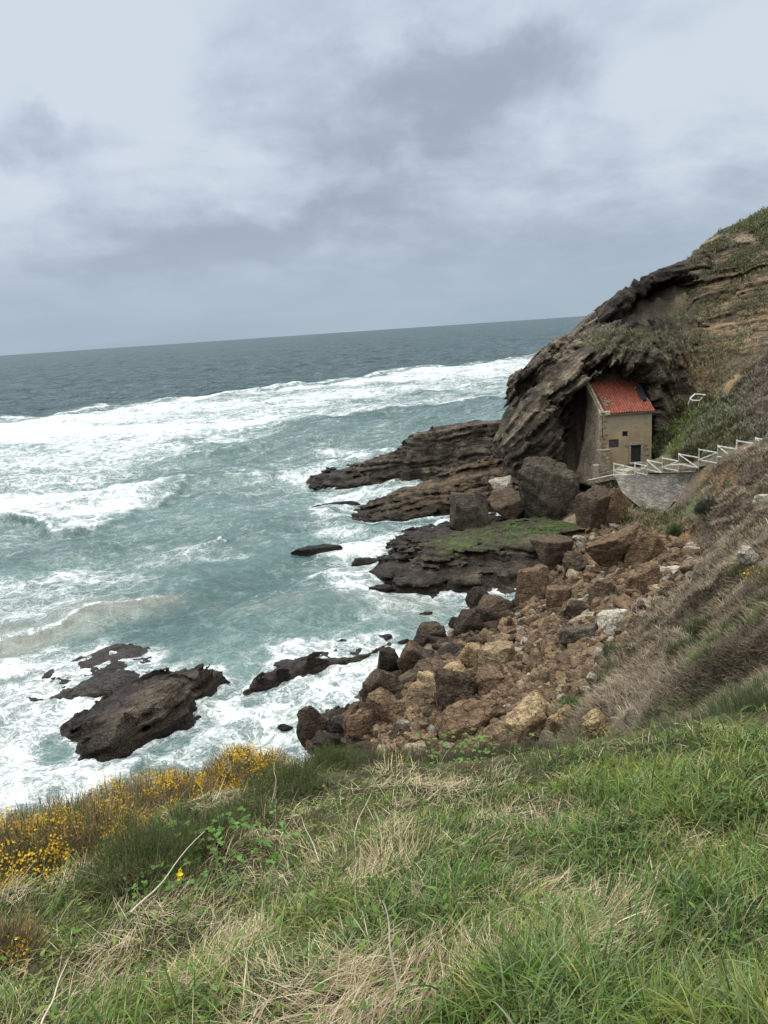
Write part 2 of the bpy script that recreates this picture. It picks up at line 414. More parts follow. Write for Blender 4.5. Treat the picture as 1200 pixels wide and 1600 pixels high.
# keep only dry land and the shallows
keep = (gz[gF].max(1) > -2.5)
gF = gF[keep][:, ::-1]
ground_me = mesh_from('ground', np.c_[gx, gy, gz], gF)
# ------------------------------------------------------------------ what grows and lies where
def project(P):
    q = np.asarray(P, float) - (0, 0, H)
    zc = q @ np.array([0, math.cos(PITCH), -math.sin(PITCH)])
    zc = np.where(np.abs(zc) < .05, .05, zc)
    return np.c_[600 + F * (q @ cx) / zc, 800 - F * (q @ cy) / zc], zc
def zone(uv, zc, poly, soft):
    m = -poly_sd(uv, poly) / soft
    return np.where(zc > .5, np.clip(m * .5 + .5, 0, 1), 0)
def mixc(a, b, t):
    return a + (np.asarray(b) - a) * t[:, None]
def land_paint(P, N):
    """own colour of rock, soil and plants (albedo), shade painted into the ridge hollow, and a mask of what is overgrown"""
    P = np.asarray(P, np.float32); n = len(P); uv, zc = project(P)
    uv = uv + np.c_[fbm(P * .22, 3, 31), fbm(P * .22, 3, 35)] * 14
    n1 = fbm(P * .35, 4, 41); n2 = fbm(P * 1.3, 4, 45); n3 = fbm(P * np.array([.25, .25, 1.9], np.float32) + n1[:, None] * .3, 4, 51)
    t_rock = np.clip(.5 + .45 * n3 + .25 * n2, 0, 1)
    c = mixc(np.tile([.052, .042, .034], (n, 1)), [.165, .132, .096], t_rock ** 1.5)
    # warm bedded rock high on the right
    och = zone(uv, zc, [(1090, 430), (1210, 400), (1210, 640), (1110, 650), (1060, 640), (1055, 560)], 26)
    oc = mixc(np.tile([.085, .062, .042], (n, 1)), [.26, .185, .112], np.clip(.45 + .6 * n3 + .2 * n2, 0, 1))
    c = mixc(c, oc, och * .95)
    orange = zone(uv, zc, [(1075, 560), (1140, 500), (1210, 480), (1210, 560), (1130, 610), (1080, 630)], 20) * sstep(-.1, .45, n2 + n1)
    c = mixc(c, [.36, .205, .09], orange * .75)
    rim = zone(uv, zc, [(1090, 365), (1175, 365), (1180, 380), (1090, 384)], 5)
    c = mixc(c, [.36, .28, .2], rim * .8)
    rim2 = zone(uv, zc, [(900, 490), (1000, 425), (1070, 395), (1080, 410), (1000, 440), (905, 520)], 10) * sstep(-.3, .4, n2)
    c = mixc(c, [.27, .22, .17], rim2 * .6)
    foot = zone(uv, zc, [(900, 745), (985, 740), (985, 830), (900, 830)], 14) * sstep(-.2, .4, n2 + .5 * n1)
    c = mixc(c, [.33, .2, .1], foot * .7)
    path_soil = zone(uv, zc, [(1080, 735), (1150, 735), (1160, 775), (1090, 780)], 14) * sstep(0., .5, n2)
    # plants
    flat = sstep(.30, .62, N[:, 2] + .16 * n2)
    vz = np.maximum.reduce([zone(uv, zc, [(1080, 395), (1210, 300), (1210, 430), (1080, 440)], 12),
                            .5 * zone(uv, zc, [(905, 520), (1000, 490), (1080, 400), (1100, 440), (1060, 560), (1050, 660), (1030, 660), (1000, 580), (930, 560)], 14),
                            .42 * zone(uv, zc, [(1060, 420), (1210, 400), (1210, 620), (1060, 660)], 20)])
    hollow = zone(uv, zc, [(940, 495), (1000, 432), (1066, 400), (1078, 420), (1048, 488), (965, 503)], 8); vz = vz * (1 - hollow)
    vlow = zone(uv, zc, [(1012, 690), (1045, 650), (1085, 630), (1135, 612), (1215, 545), (1215, 760), (985, 745)], 14)
    veg = np.clip(np.maximum(vz * sstep(-.25, .35, n1 + .6 * n2 + .9 * flat - .45), vlow), 0, 1)
    veg = veg * np.where(rim > .3, .2, 1)
    gr = mixc(np.tile([.085, .08, .045], (n, 1)), [.17, .15, .085], np.clip(.5 + .8 * n2, 0, 1))
    gr = mixc(gr, [.10, .115, .08], .7 * sstep(0, .5, n1))                        # grey-green scrub
    fresh = np.maximum(zone(uv, zc, [(1025, 690), (1040, 640), (1075, 610), (1085, 640), (1060, 700), (1020, 712)], 12), .8 * zone(uv, zc, [(1095, 350), (1210, 310), (1210, 365), (1100, 372)], 10))
    gr = mixc(gr, [.11, .16, .045], fresh * sstep(-.5, .2, n2))
    veg = veg * (1 - hollow); c = mixc(c, [.042, .035, .029], .88 * hollow)  # shade under the ridge lip, painted into the rock colour of the hollow
    c = mixc(c, gr, veg)
    return c, veg
def slope_paint(P, N):
    """colour of the near slope and the dry hillside above the cove"""
    P = np.asarray(P, np.float32); n = len(P); uv, zc = project(P)
    n1 = fbm(P * .3, 4, 61); n2 = fbm(P[:, :2] * 1.2, 4, 65); q = np.c_[P[:, 0] * .9 + P[:, 1] * .5, P[:, 1] * .22 - P[:, 0] * .2]
    n3 = fbm(q, 4, 69)
    dry = mixc(np.tile([.08, .062, .048], (n, 1)), [.18, .14, .112], np.clip(.5 + .7 * n3 + .3 * n2, 0, 1))
    g_ = mixc(np.tile([.06, .075, .035], (n, 1)), [.13, .15, .07], np.clip(.5 + n2, 0, 1))
    green = np.maximum.reduce([
        zone(uv, zc, [(1070, 1040), (1120, 985), (1200, 940), (1210, 965), (1130, 1010), (1085, 1048)], 10),
        .8 * zone(uv, zc, [(1040, 1020), (1085, 960), (1150, 915), (1210, 880), (1210, 920), (1130, 960), (1075, 1040)], 14),
        .8 * zone(uv, zc, [(855, 1150), (880, 1100), (930, 1060), (960, 1000), (985, 1010), (940, 1090), (900, 1130), (930, 1160)], 12),
        .7 * zone(uv, zc, [(1060, 760), (1110, 740), (1120, 790), (1090, 830), (1100, 890), (1075, 890), (1040, 830)], 12),
        .9 * zone(uv, zc, [(940, 1165), (1060, 1090), (1210, 1040), (1210, 1150)], 20)])
    green = np.clip(green * sstep(-.5, .25, n2 + .4 * n1), 0, 1)
    dry = mixc(dry, [.10, .095, .06], .75 * sstep(.05, .4, fbm(P * .55, 3, 63) + .3 * n2)); dry = mixc(dry, [.20, .15, .10], .6 * sstep(.2, .5, fbm(P * .4, 3, 64)))
    c = mixc(dry, g_, green)
    soil = zone(uv, zc, [(1085, 735), (1145, 730), (1160, 765), (1100, 775)], 12) * sstep(-.1, .4, n2) + zone(uv, zc, [(1060, 820), (1085, 815), (1090, 845), (1060, 850)], 10)
    c = mixc(c, [.30, .17, .085], np.clip(soil, 0, 1) * .8)
    r = np.hypot(P[:, 0], P[:, 1])
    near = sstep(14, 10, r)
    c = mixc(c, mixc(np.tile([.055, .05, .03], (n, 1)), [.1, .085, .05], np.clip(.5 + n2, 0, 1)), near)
    beach = sstep(6.2, 4.2, P[:, 2] + .6 * n2 - .04 * np.maximum(P[:, 1] - 45, 0)) * sstep(24, 30, P[:, 1] + 0 * P[:, 0])
    bc = mixc(np.tile([.1, .075, .052], (n, 1)), [.24, .18, .125], np.clip(.5 + n2, 0, 1))
    c = mixc(c, bc, beach)
    return c, green
def scatter_uv(poly, n):                                  # random photo points inside a polygon
    P = np.array(poly, float); lo, hi = P.min(0), P.max(0); out = []
    while sum(map(len, out)) < n:
        q = rng.uniform(lo, hi, (n * 2, 2)); out.append(q[poly_sd(q, P) < 0])
    return np.concatenate(out)[:n]

# rock: colour comes with the mesh, structure from noise; everything near the tide line is wet and darker
def rock_mat(name, use_paint=True, base=None, bscale=1.0, tide=True, percol=False, bedded=False):
    m, g, b = new_mat(name); p = g.pos() if not percol else g.tex('Object')
    wp = g.pos()
    n1 = g.noise(p, 1.3 * bscale, 6, .6); n2 = g.noise(p, 7 * bscale, 5, .62); n3 = g.noise(g.vmath('MULTIPLY', p, (.6, .6, 2.4)), 2.2 * bscale, 5, .6, .6)
    if use_paint: c = g.attr('paint', 'c')
    elif percol:
        oi = g.n('ObjectInfo').outputs['Random']; c = g.ramp(oi, base)
    else: c = (*base, 1)
    v = g.math('ADD', g.math('MULTIPLY', n2, .9), g.math('MULTIPLY', n1, .7)); v = g.step(v, .45, 1.15, .5, 1.55)
    c = g.mix(1, c, g.comb(v, v, v), 'MULTIPLY')
    li = g.math('MULTIPLY', g.step(g.noise(p, 3.1 * bscale, 4, .7), .62, .72), .35)
    c = g.mix(li, c, (.28, .26, .22))
    rough = .88
    if tide:
        z = g.xyz(wp)[2]; tl = g.math('ADD', z, g.math('MULTIPLY', g.math('SUBTRACT', g.noise(wp, .5, 3), .5), 2.2))
        w = g.step(tl, .9, 2.4, 1., 0.)
        c = g.mix(w, c, g.mix(1, c, (.42, .40, .40), 'MULTIPLY'))
        rough = g.math('SUBTRACT', .88, g.math('MULTIPLY', w, .45))
    g.put(b.inputs['Base Color'], c); g.put(b.inputs['Roughness'], rough); b.inputs['Specular IOR Level'].default_value = .16
    h = g.math('ADD', g.math('MULTIPLY', n3, .8), g.math('ADD', g.math('MULTIPLY', n2, .45), g.math('MULTIPLY', g.step(g.vor(g.vmath('ADD', p, g.vmath('MULTIPLY', g.noise(p, 1.5, 3, .5, 0, 1), (.5, .5, .5))), 1.7 * bscale, 'DISTANCE_TO_EDGE'), 0., .05), .35)))
    if bedded:                                            # fine bedding planes follow the dip of the rock
        t = g.attr('bed', 'f'); q = g.vmath('MULTIPLY', p, (.35, .35, .35)); bx, by, bz_ = g.xyz(q)
        l1 = g.noise(g.comb(g.math('MULTIPLY', t, 2.6), g.math('ADD', bx, bz_), by), 1., 5, .62); l2 = g.noise(g.comb(g.math('MULTIPLY', t, 8.), g.math('ADD', bx, bz_), by), 1., 3, .6)
        hard = g.math('SUBTRACT', 1.0, g.math('MULTIPLY', g.attr('soft', 'f'), .85))
        h = g.math('ADD', h, g.math('MULTIPLY', hard, g.math('ADD', g.math('MULTIPLY', l1, 3.0), g.math('MULTIPLY', l2, 1.3))))
        v2 = g.step(g.math('ADD', g.math('MULTIPLY', l1, .7), g.math('MULTIPLY', l2, .5)), .38, .8, .5, 1.6)
        v2 = g.math('ADD', 1., g.math('MULTIPLY', hard, g.math('SUBTRACT', v2, 1.)))
        c = g.mix(1, c, g.comb(v2, v2, v2), 'MULTIPLY'); g.put(b.inputs['Base Color'], c)
    g.put(b.inputs['Normal'], g.bump(h, 1., .42 / bscale))
    return m
M = {}
M['rock'] = rock_mat('bedded_rock', bedded=True)
m, g, b = new_mat('slope_ground')
p = g.pos(); c = g.attr('paint', 'c')
v = g.step(g.math('ADD', g.noise(p, 3.2, 6, .65), g.math('MULTIPLY', g.noise(p, 17, 4, .6), .5)), .45, 1.05, .55, 1.5)
g.put(b.inputs['Base Color'], g.mix(1, c, g.comb(v, v, v), 'MULTIPLY')); b.inputs['Roughness'].default_value = .95; b.inputs['Specular IOR Level'].default_value = .1
g.put(b.inputs['Normal'], g.bump(g.math('ADD', g.noise(p, 5, 5, .65), g.math('MULTIPLY', g.noise(p, 22, 3, .6), .4)), 1., .25))
M['ground'] = m

# paint the sheet of ground
gv = np.c_[gx, gy, gz].astype(np.float32)
_N = vnormals(gv, gF)
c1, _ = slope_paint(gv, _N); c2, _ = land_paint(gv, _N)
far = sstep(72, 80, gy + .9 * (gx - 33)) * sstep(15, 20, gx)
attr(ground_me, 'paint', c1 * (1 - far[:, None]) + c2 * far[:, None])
ground = tag(link('ground', ground_me, M['ground']), 'coastal hillside falling steeply from the grassy viewpoint to the cove', 'hillside', kind='structure')
# ------------------------------------------------------------------ the headland: one solid with overhangs
def smin(a, b, k): 
    h = np.clip(.5 + .5 * (b - a) / k, 0, 1); return b + (a - b) * h - k * h * (1 - h)
def smax(a, b, k): return -smin(-a, -b, k)
CH = np.array([28.6, 89.6])                               # chapel: middle of its front wall on plan
def strata(P, dip, seed, amp, want_t=False):
    """beds of rock: hard and soft layers along a dipping, warped plane, broken by joints across them"""
    x, y, z = P[:, 0], P[:, 1], P[:, 2]
    w = fbm(P * .08, 2, seed) * 1.2 + fbm(P * .45, 3, seed + 4) * .14
    t = (z - dip * x) / np.sqrt(1 + dip ** 2) + .10 * y + w
    if want_t: return t
    jn = np.floor((x * .8 + y * .5 + z * dip + fbm(P * .3, 2, seed + 40) * 1.5) / 2.3)
    t = t + .5 * vnoise(np.c_[jn * 7.7, np.zeros(len(P))], seed + 41)
    def bed(f, k):                                        # sawtooth beds: overhanging lip above, slope below
        q = t * f; i = np.floor(q); fr = q - i
        h0 = vnoise(np.c_[i * 5.3 + .5, 0 * i], seed + k); h1 = vnoise(np.c_[(i + 1) * 5.3 + .5, 0 * i], seed + k)
        return h0 + (h1 - h0) * sstep(.82, 1, fr) + .35 * (fr - .5)
    s = bed(.62, 9) * .85 + bed(1.55, 10) * .5 + vnoise(t[:, None] * 4.6, seed + 11) * .16
    # broken into blocks like rough masonry
    bi = np.floor(t * 1.05); bj = np.floor((x * .62 + y * .62 + .8 * fbm(P * .25, 2, seed + 50)) / 1.5 + 3.3 * vnoise(np.c_[bi * 3.1 + .5, 0 * bi], seed + 51))
    ci = np.floor(t * 2.6 + .3); cj = np.floor((x * .62 + y * .62) / .62 + 3.3 * vnoise(np.c_[ci * 3.1 + .5, 0 * ci], seed + 52))
    s = s + .42 * vnoise(np.c_[bi * 5.3 + .5, bj * 3.7 + .5], seed + 53) + .2 * vnoise(np.c_[ci * 5.3 + .5, cj * 3.7 + .5], seed + 54)
    return s * amp
def cavity(X, Y, Z):
    # hollow the chapel is tucked into, open towards the viewer
    ex = np.abs((X - 28.5) / 5.6); ey = np.abs((Y - 88.0) / 12.2); ez = np.abs((Z - 8.6 - .07 * (X - 28)) / 10.9)
    a = (np.cbrt(ex ** 3 + ey ** 3 + ez ** 3) - 1) * 4.0
    # the dark recess below the ridge
    ex = (X - 38.2) / 6.4; ey = (Y - 107.0) / 8.4; ez = (Z - 25.5 - .52 * (X - 38.2)) / 3.0
    b_ = (np.sqrt(ex ** 2 + ey ** 2 + ez ** 2) - 1) * 3.2
    return np.minimum(a, b_)
def head_base(X, Y, Z):
    hh = T(np.c_[X[:, :, 0].ravel(), Y[:, :, 0].ravel()]).reshape(X.shape[:2])
    gy_, gx_ = np.gradient(hh, HS, axis=1), np.gradient(hh, HS, axis=0)
    gr = np.sqrt(1 + np.clip(gx_ ** 2 + gy_ ** 2, 0, 9))
    f = (Z - hh[:, :, None]) / gr[:, :, None]
    def ell(c, r): return (np.sqrt(((X - c[0]) / r[0]) ** 2 + ((Y - c[1]) / r[1]) ** 2 + ((Z - c[2]) / r[2]) ** 2) - 1) * min(r)
    f = smin(f, ell((29.2, 99.5, 17.2), (9.5, 8.8, 5.2)), 1.6)     # brow of rock above the roof
    f = smin(f, ell((19.6, 97.0, 7.0), (3.9, 6.4, 9.5)), 1.6)      # buttress left of the chapel
    a_, b_ = np.array([31.5, 105.2, 25.3]), np.array([44.0, 105.2, 30.9]); e_ = b_ - a_     # lip of rock along the ridge
    t_ = np.clip(((X - a_[0]) * e_[0] + (Z - a_[2]) * e_[2]) / (e_[0] ** 2 + e_[2] ** 2), 0, 1)
    f = smin(f, np.sqrt((X - a_[0] - t_ * e_[0]) ** 2 + (Y - 105.2) ** 2 + (Z - a_[2] - t_ * e_[2]) ** 2) - 1.75, 1.0)
    return smax(f, -cavity(X, Y, Z), .45)
HS = .25
def head_detail(P, f):
    x, y, z = P[:, 0], P[:, 1], P[:, 2]
    fade = sstep(VY0 + .3, VY0 + 3, y)
    grass = sstep(36, 44, x + .3 * (z - 20)) * .15 + sstep(30, 36, x) * sstep(96, 92, y) * .3
    dip = .95 - .83 * sstep(33, 42, x)
    low = sstep(8, 3, z); dip = dip * (1 - low) + .12 * low
    s = strata(P, dip, 71, 1.0); right = sstep(36, 42, x + .25 * (z - 20))
    s2 = strata(P * np.float32(2.1), .12, 171, 1.0) * .62; s = s * (1 - right) + s2 * right
    rec = (((x - 37.6 - .5 * (z - 26)) / 5) ** 2 + ((z - 27.3) / 4) ** 2)
    big = fbm(P * .16, 2, 81) * .9 + ridged(P * .24, 2, 86) * .12
    fine = fbm(P * 1.3, 4, 91) * .16
    amp = 1 - grass
    roof_ = np.exp(-(((x - 38.2) / 7) ** 4 + ((y - 106) / 7) ** 4 + ((z - 25.7 - .52 * (x - 38.2)) / 3.6) ** 4))
    arch = np.exp(-(((x - 28.5) / 6) ** 2 + ((z - 17.5) / 3) ** 2))
    clear = 1 - .75 * np.exp(-(((x - 28.4) / 4.2) ** 4 + ((y - 90) / 6.5) ** 4 + ((z - 9.5) / 7) ** 4))
    return f + (s * .66 * amp + big * .62 * (1 - .5 * grass) + fine) * fade * clear * (1 - .2 * roof_)
def head_dip_t(V):
    d = .95 - .83 * sstep(33, 42, V[:, 0]); lw = sstep(8, 3, V[:, 2]); d = d * (1 - lw) + .12 * lw
    r_ = sstep(36, 42, V[:, 0] + .25 * (V[:, 2] - 20)); return strata(V, d, 71, 1, True) * (1 - r_) + strata(V * np.float32(2.1), .12, 171, 1, True) * r_
V, Q = keep_big(*volume(head_base, head_detail, (VX0, VY0, -2.4), (VX1, VY1, 42), HS, 2.2))
N = vnormals(V, Q)
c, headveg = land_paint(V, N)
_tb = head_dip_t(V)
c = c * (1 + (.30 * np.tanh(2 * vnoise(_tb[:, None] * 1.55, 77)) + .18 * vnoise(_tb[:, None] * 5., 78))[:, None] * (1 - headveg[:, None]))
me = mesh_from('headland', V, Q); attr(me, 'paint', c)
attr(me, 'bed', _tb); attr(me, 'soft', headveg)
headland = tag(link('headland', me, M['rock']), 'dark bedded rock headland with an overhang sheltering the chapel', 'headland', kind='structure')
headV, headN, headQ = V, N, Q
# ------------------------------------------------------------------ rock ledges and reefs, each a solid of its own
def hf_rock(name, outline, tops, h, amp, dip, seed, label, cat='rock', drop=1.1, moss=None, zmin=-1.6, zmax=None, base=None, wig=.5, tint=None, extra=-.45):
    """outline / tops: (u, v, z) photo points at a known height."""
    O = np.array([atz(*p) if len(p) == 3 else aty(p[0], p[1], p[3]) for p in outline]); Tp = np.array([aty(p[0], p[1], p[3]) if len(p) == 4 else atz(*p) for p in tops])
    hf = RBF(np.r_[O, Tp], .4); poly = O[:, :2]
    lo = np.r_[np.minimum(O.min(0), Tp.min(0))[:2] - 2.2, zmin]; hi = np.r_[np.maximum(O.max(0), Tp.max(0))[:2] + 2.2, (zmax or max(Tp[:, 2].max(), O[:, 2].max())) + 1.2]
    def fb(X, Y, Z):
        q = np.c_[X[:, :, 0].ravel(), Y[:, :, 0].ravel()]
        qw = q + np.c_[fbm(q * .5, 3, seed + 1), fbm(q * .5, 3, seed + 2)] * wig
        sd = poly_sd(qw, poly); z = hf(qw); zo = np.interp(np.clip(sd, 0, 9), [0, 9], [0, 1])
        hh = np.where(sd < 0, np.maximum(z, -.2), np.minimum(z, O[:, 2].max()) - 1.3 * sd)
        hh = hh.reshape(X.shape[:2])
        gx_, gy_ = np.gradient(hh, h, axis=0), np.gradient(hh, h, axis=1)
        return (Z - hh[:, :, None]) / np.sqrt(1 + np.clip(gx_ ** 2 + gy_ ** 2, 0, 6))[:, :, None]
    def fd(P, f):
        s = strata(P * np.array([1.5, 1.5, 1.9], np.float32), dip * .8, seed, amp)
        return f + s * 1.15 + fbm(P * .7, 4, seed + 20) * amp * .5 + ridged(P * .45, 3, seed + 23) * amp * .5 + fbm(P * 2.6, 3, seed + 27) * amp * .22 + extra * amp / .45
    V, Q = keep_big(*volume(fb, fd, lo, hi, h, amp * 2.4 + h))
    N = vnormals(V, Q)
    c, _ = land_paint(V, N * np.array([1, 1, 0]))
    n1 = fbm(V * .5, 3, seed + 31); n2 = fbm(V * 1.7, 4, seed + 33)
    c = c * .75
    if tint is not None: c = mixc(c, tint, .55 * sstep(-.3, .4, n1 + n2))
    if moss is not None:
        uv, zc = project(V); mk = zone(uv, zc, moss, 10) * sstep(.35, .7, N[:, 2]) * sstep(-.3, .25, n2 + .5 * n1)
        c = mixc(c, mixc(np.tile([.03, .055, .014], (len(V), 1)), [.062, .095, .024], np.clip(.5 + n2, 0, 1)), mk)
    bt = strata(V * np.array([1.5, 1.5, 1.9], np.float32), dip * .8, seed, 1, True)
    c = c * (1 + (.28 * np.tanh(2 * vnoise(bt[:, None] * 1.55, 77)))[:, None])
    o = empty_mesh_at(name, V, Q, c); attr(o.data, 'bed', bt); attr(o.data, 'soft', np.full(len(V), .62))
    tag(o, label, cat)
    return o, V, N
def empty_mesh_at(name, V, Q, c):
    a = V.mean(0); a[2] = V[:, 2].min()
    me = mesh_from(name, V - a, Q); attr(me, 'paint', c)
    return link(name, me, M['rock'], loc=a)
REEF = []
REEF.append(hf_rock('rock_ledge', [(489, 746, 0), (543, 760, 0), (585, 757, 0), (627, 755, 0), (668, 757, 0), (730, 770, 0), (790, 788, 0), (850, 788, 0), (875, 745, 0), (850, 728, 0), (760, 722, 0), (700, 722, 0), (640, 727, 0), (570, 732, 0), (515, 738, 0)],
    [(515, 742, 0, 133.5), (560, 733, 0, 130), (600, 727, 0, 127.5), (632, 716, 0, 126), (645, 700, 0, 125.5), (680, 677, 0, 125), (708, 688, 0, 124), (735, 664, 0, 123), (780, 660, 0, 120), (815, 668, 0, 116.5), (820, 695, 0, 114), (790, 695, 0, 118), (660, 715, 0, 124), (700, 720, 0, 123), (740, 700, 0, 121)],
    .22, .3, .14, 101, 'long dark rock ledge farthest out, reaching into the sea from the headland tip', 'rock ledge', zmax=12))
REEF.append(hf_rock('rock_ledge', [(556, 806, 0), (581, 820, 0), (627, 816, 0), (697, 808, 0), (760, 800, .2), (830, 790, .8), (880, 770, 1.5), (890, 735, 2), (840, 715, 1), (780, 722, 0), (730, 742, 0), (680, 760, 0), (620, 782, 0)],
    [(575, 800, 0, 102.5), (600, 784, 0, 103.5), (635, 769, 0, 104.5), (693, 751, 0, 105), (730, 733, 0, 106), (785, 720, 0, 105), (850, 735, 0, 99), (640, 795, 0, 101.5), (700, 775, 0, 101.5), (770, 755, 0, 100.5), (830, 755, 0, 97.5), (780, 780, 0, 97)],
    .2, .36, .16, 121, 'middle dark layered rock ledge sloping into the sea below the overhang', 'rock ledge', zmax=9, tint=(.13, .085, .05)))
REEF.append(hf_rock('rock_ledge', [(583, 893, 0), (612, 917, 0), (640, 928, 0), (700, 922, 0), (760, 918, 0), (805, 914, 0), (860, 905, .4), (905, 880, 1), (930, 835, 1.5), (900, 800, 1.5), (840, 800, .8), (760, 815, .3), (700, 826, 0), (640, 833, 0), (612, 850, 0), (612, 866, 0)],
    [(598, 890, .7), (625, 905, 1.1), (660, 900, 1.8), (720, 895, 2.0), (790, 890, 2.2), (630, 875, 1.1), (690, 872, 2.1), (760, 866, 2.4), (850, 855, 2.9), (640, 848, .9), (700, 840, 1.3), (780, 830, 1.6), (860, 815, 2.2), (900, 830, 2.8), (880, 865, 2.4)],
    .18, .42, .1, 141, 'low layered rock shelf with bright green algae on its flat top', 'rock ledge', moss=[(655, 855), (700, 838), (760, 822), (860, 800), (915, 800), (905, 835), (840, 843), (760, 862), (700, 870)], zmax=4.5, wig=.35))
REEF.append(hf_rock('sea_rock', [(113, 1140, 0), (140, 1160, 0), (140, 1186, 0), (185, 1188, 0), (225, 1165, 0), (262, 1148, 0), (298, 1128, 0), (300, 1098, 0), (350, 1066, 0), (335, 1052, 0), (285, 1056, 0), (225, 1075, 0), (165, 1100, 0)],
    [(150, 1135, .7), (160, 1165, .6), (200, 1150, 1.1), (205, 1112, 1.2), (240, 1090, 1.7), (270, 1078, 1.8), (315, 1064, .9), (280, 1105, 1.0), (250, 1130, .9)],
    .13, .24, .5, 161, 'big dark brown rock with a pale patch, surrounded by white surf below the gorse', 'sea rock', zmax=4, extra=-.7, wig=.25, tint=(.085, .062, .043)))
REEF.append(hf_rock('sea_rock', [(385, 1083, 0), (420, 1080, 0), (470, 1062, 0), (520, 1040, 0), (575, 1030, 0), (612, 1012, 0), (606, 998, 0), (560, 1000, 0), (500, 1012, 0), (440, 1030, 0), (420, 1055, 0)],
    [(410, 1070, .5), (440, 1052, 1.0), (480, 1032, 1.3), (520, 1020, 1.7), (575, 1006, 1.7), (600, 1003, 1.2), (560, 1018, 1.3), (480, 1050, .8)],
    .13, .24, .3, 181, 'long low black rock with sea water pouring off it, left of the boulder heap', 'sea rock', zmax=3, extra=-.7, wig=.25))
REEF.append(hf_rock('sea_rock', [(10, 1115, -.1), (70, 1100, -.1), (120, 1098, -.05), (190, 1085, -.05), (222, 1062, -.05), (255, 1022, -.1), (190, 1008, -.1), (110, 1035, -.1), (40, 1075, -.1)],
    [(100, 1075, .0), (150, 1050, .06), (200, 1030, .05), (120, 1090, .2), (180, 1075, .3), (205, 1058, .2)],
    .14, .12, .1, 201, 'flat dark slab awash with thin sheets of sea water beside the big dark rock', 'sea rock', zmax=1.2, wig=.3, zmin=-1, extra=-.25, tint=(.075, .066, .064)))
REEF[-1][0].location.z += .05
SEA_N1, SEA_N2, SEA_F1, SEA_F2 = (.024, .058, .057), (.052, .10, .096), (.014, .032, .042), (.028, .055, .067)
# ------------------------------------------------------------------ the sea: swell, broken surf and lace foam
sa = np.radians(np.linspace(-47, 40, 860)); sr = np.r_[np.geomspace(24, 4000, 1180), np.geomspace(4100, 45000, 40)]
A, RR = np.meshgrid(sa, sr); sx = (np.sin(A) * RR).ravel(); sy = (np.cos(A) * RR).ravel(); sR = RR.ravel()
SP = np.c_[sx, sy]
def wp(poly): return np.array([atz(u, v, 0)[:2] for u, v in poly])
far_band = wp([(-260, 700), (0, 656), (112, 649), (225, 634), (315, 615), (420, 604), (555, 589), (675, 574), (832, 557), (960, 540), (960, 610), (776, 628), (675, 641), (555, 650), (420, 664), (322, 697), (247, 727), (187, 784), (150, 812), (97, 824), (0, 824), (-200, 850)])
warp = np.c_[fbm(SP * .05, 4, 301), fbm(SP * .05, 4, 305)] * 6 + np.c_[fbm(SP * .012, 2, 311), fbm(SP * .012, 2, 315)] * 14 * sstep(120, 260, sR)[:, None]
SW = SP + warp * sstep(60, 120, sR)[:, None]
SN = SP + np.c_[fbm(SP * .22, 3, 321), fbm(SP * .22, 3, 325)] * 1.6
dir_ = np.array([.5, -.866])
along = SP @ np.array([.866, .5]); across = SP @ dir_
def soft(poly, s, q): return np.clip(.5 - poly_sd(q, wp(poly) if not isinstance(poly, np.ndarray) else poly) / (2 * s), 0, 1)
sd_far = poly_sd(SW, far_band)
inside = sstep(5, -6, sd_far)
# dense near its seaward edge, thinner behind the rollers
line_out = wp([(-260, 700), (0, 656), (225, 634), (420, 604), (555, 589), (675, 574), (832, 557), (960, 540)])
d_out = -poly_sd(SW, np.r_[line_out, [[-900, 2000]], [[-2000, 300]]]) * -1
dn = np.clip(d_out / 130, 0, 1)
streak = fbm(np.c_[along * .012, across * .05], 4, 331)
patch = fbm(SP * .02, 3, 335)
D = inside * np.clip(.93 - .12 * dn + .2 * streak + .16 * patch, .42, 1) * (1 - .35 * sstep(.35, .9, dn) * sstep(-20, 60, sx + (sy - 150) * .5))
roller = soft([(-40, 828), (97, 826), (160, 815), (215, 780), (200, 765), (120, 775), (40, 770), (-40, 775)], 3.5, SW)
D = np.maximum(D, roller * .95)
def add(poly, s, val, q=None, nz=.3):
    global D
    q = SN if q is None else q
    w = soft(poly, s, q) * np.clip(val + nz * fbm(SP * .16, 3, int(val * 100) + len(poly)), 0, 1.2)
    D = np.maximum(D, w)
mid = fbm(SP * .06, 3, 341)
D = np.maximum(D, .21 + .24 * mid * sstep(150, 60, sR) - .25 * sstep(130, 400, sR))
add([(-80, 905), (120, 880), (240, 880), (170, 930), (60, 975), (-80, 990)], 3.0, .55)
add([(180, 845), (330, 840), (420, 880), (200, 880)], 2.5, .38)
add([(330, 740), (480, 700), (620, 690), (560, 740), (440, 760), (350, 770)], 4, .40, SW)
add([(480, 760), (640, 755), (700, 752), (700, 762), (560, 800), (480, 800)], 2, .62)
add([(480, 800), (560, 805), (585, 830), (700, 812), (700, 828), (615, 845), (560, 850), (470, 845)], 1.6, .66)
add([(500, 850), (620, 840), (580, 900), (640, 935), (740, 925), (800, 925), (815, 945), (740, 945), (720, 990), (600, 960), (500, 900)], 1.6, .72)
add([(560, 960), (740, 935), (740, 980), (680, 1010), (600, 1000), (470, 1005)], 1.5, .6)
add([(420, 1010), (600, 985), (640, 1000), (610, 1040), (440, 1100), (380, 1085)], 1.2, .6)
add([(230, 1190), (300, 1130), (300, 1100), (350, 1070), (400, 1090), (480, 1068), (560, 1040), (620, 1015), (660, 1000), (650, 1030), (580, 1100), (540, 1130), (470, 1170), (420, 1200), (230, 1230)], .8, .82, None, .22)
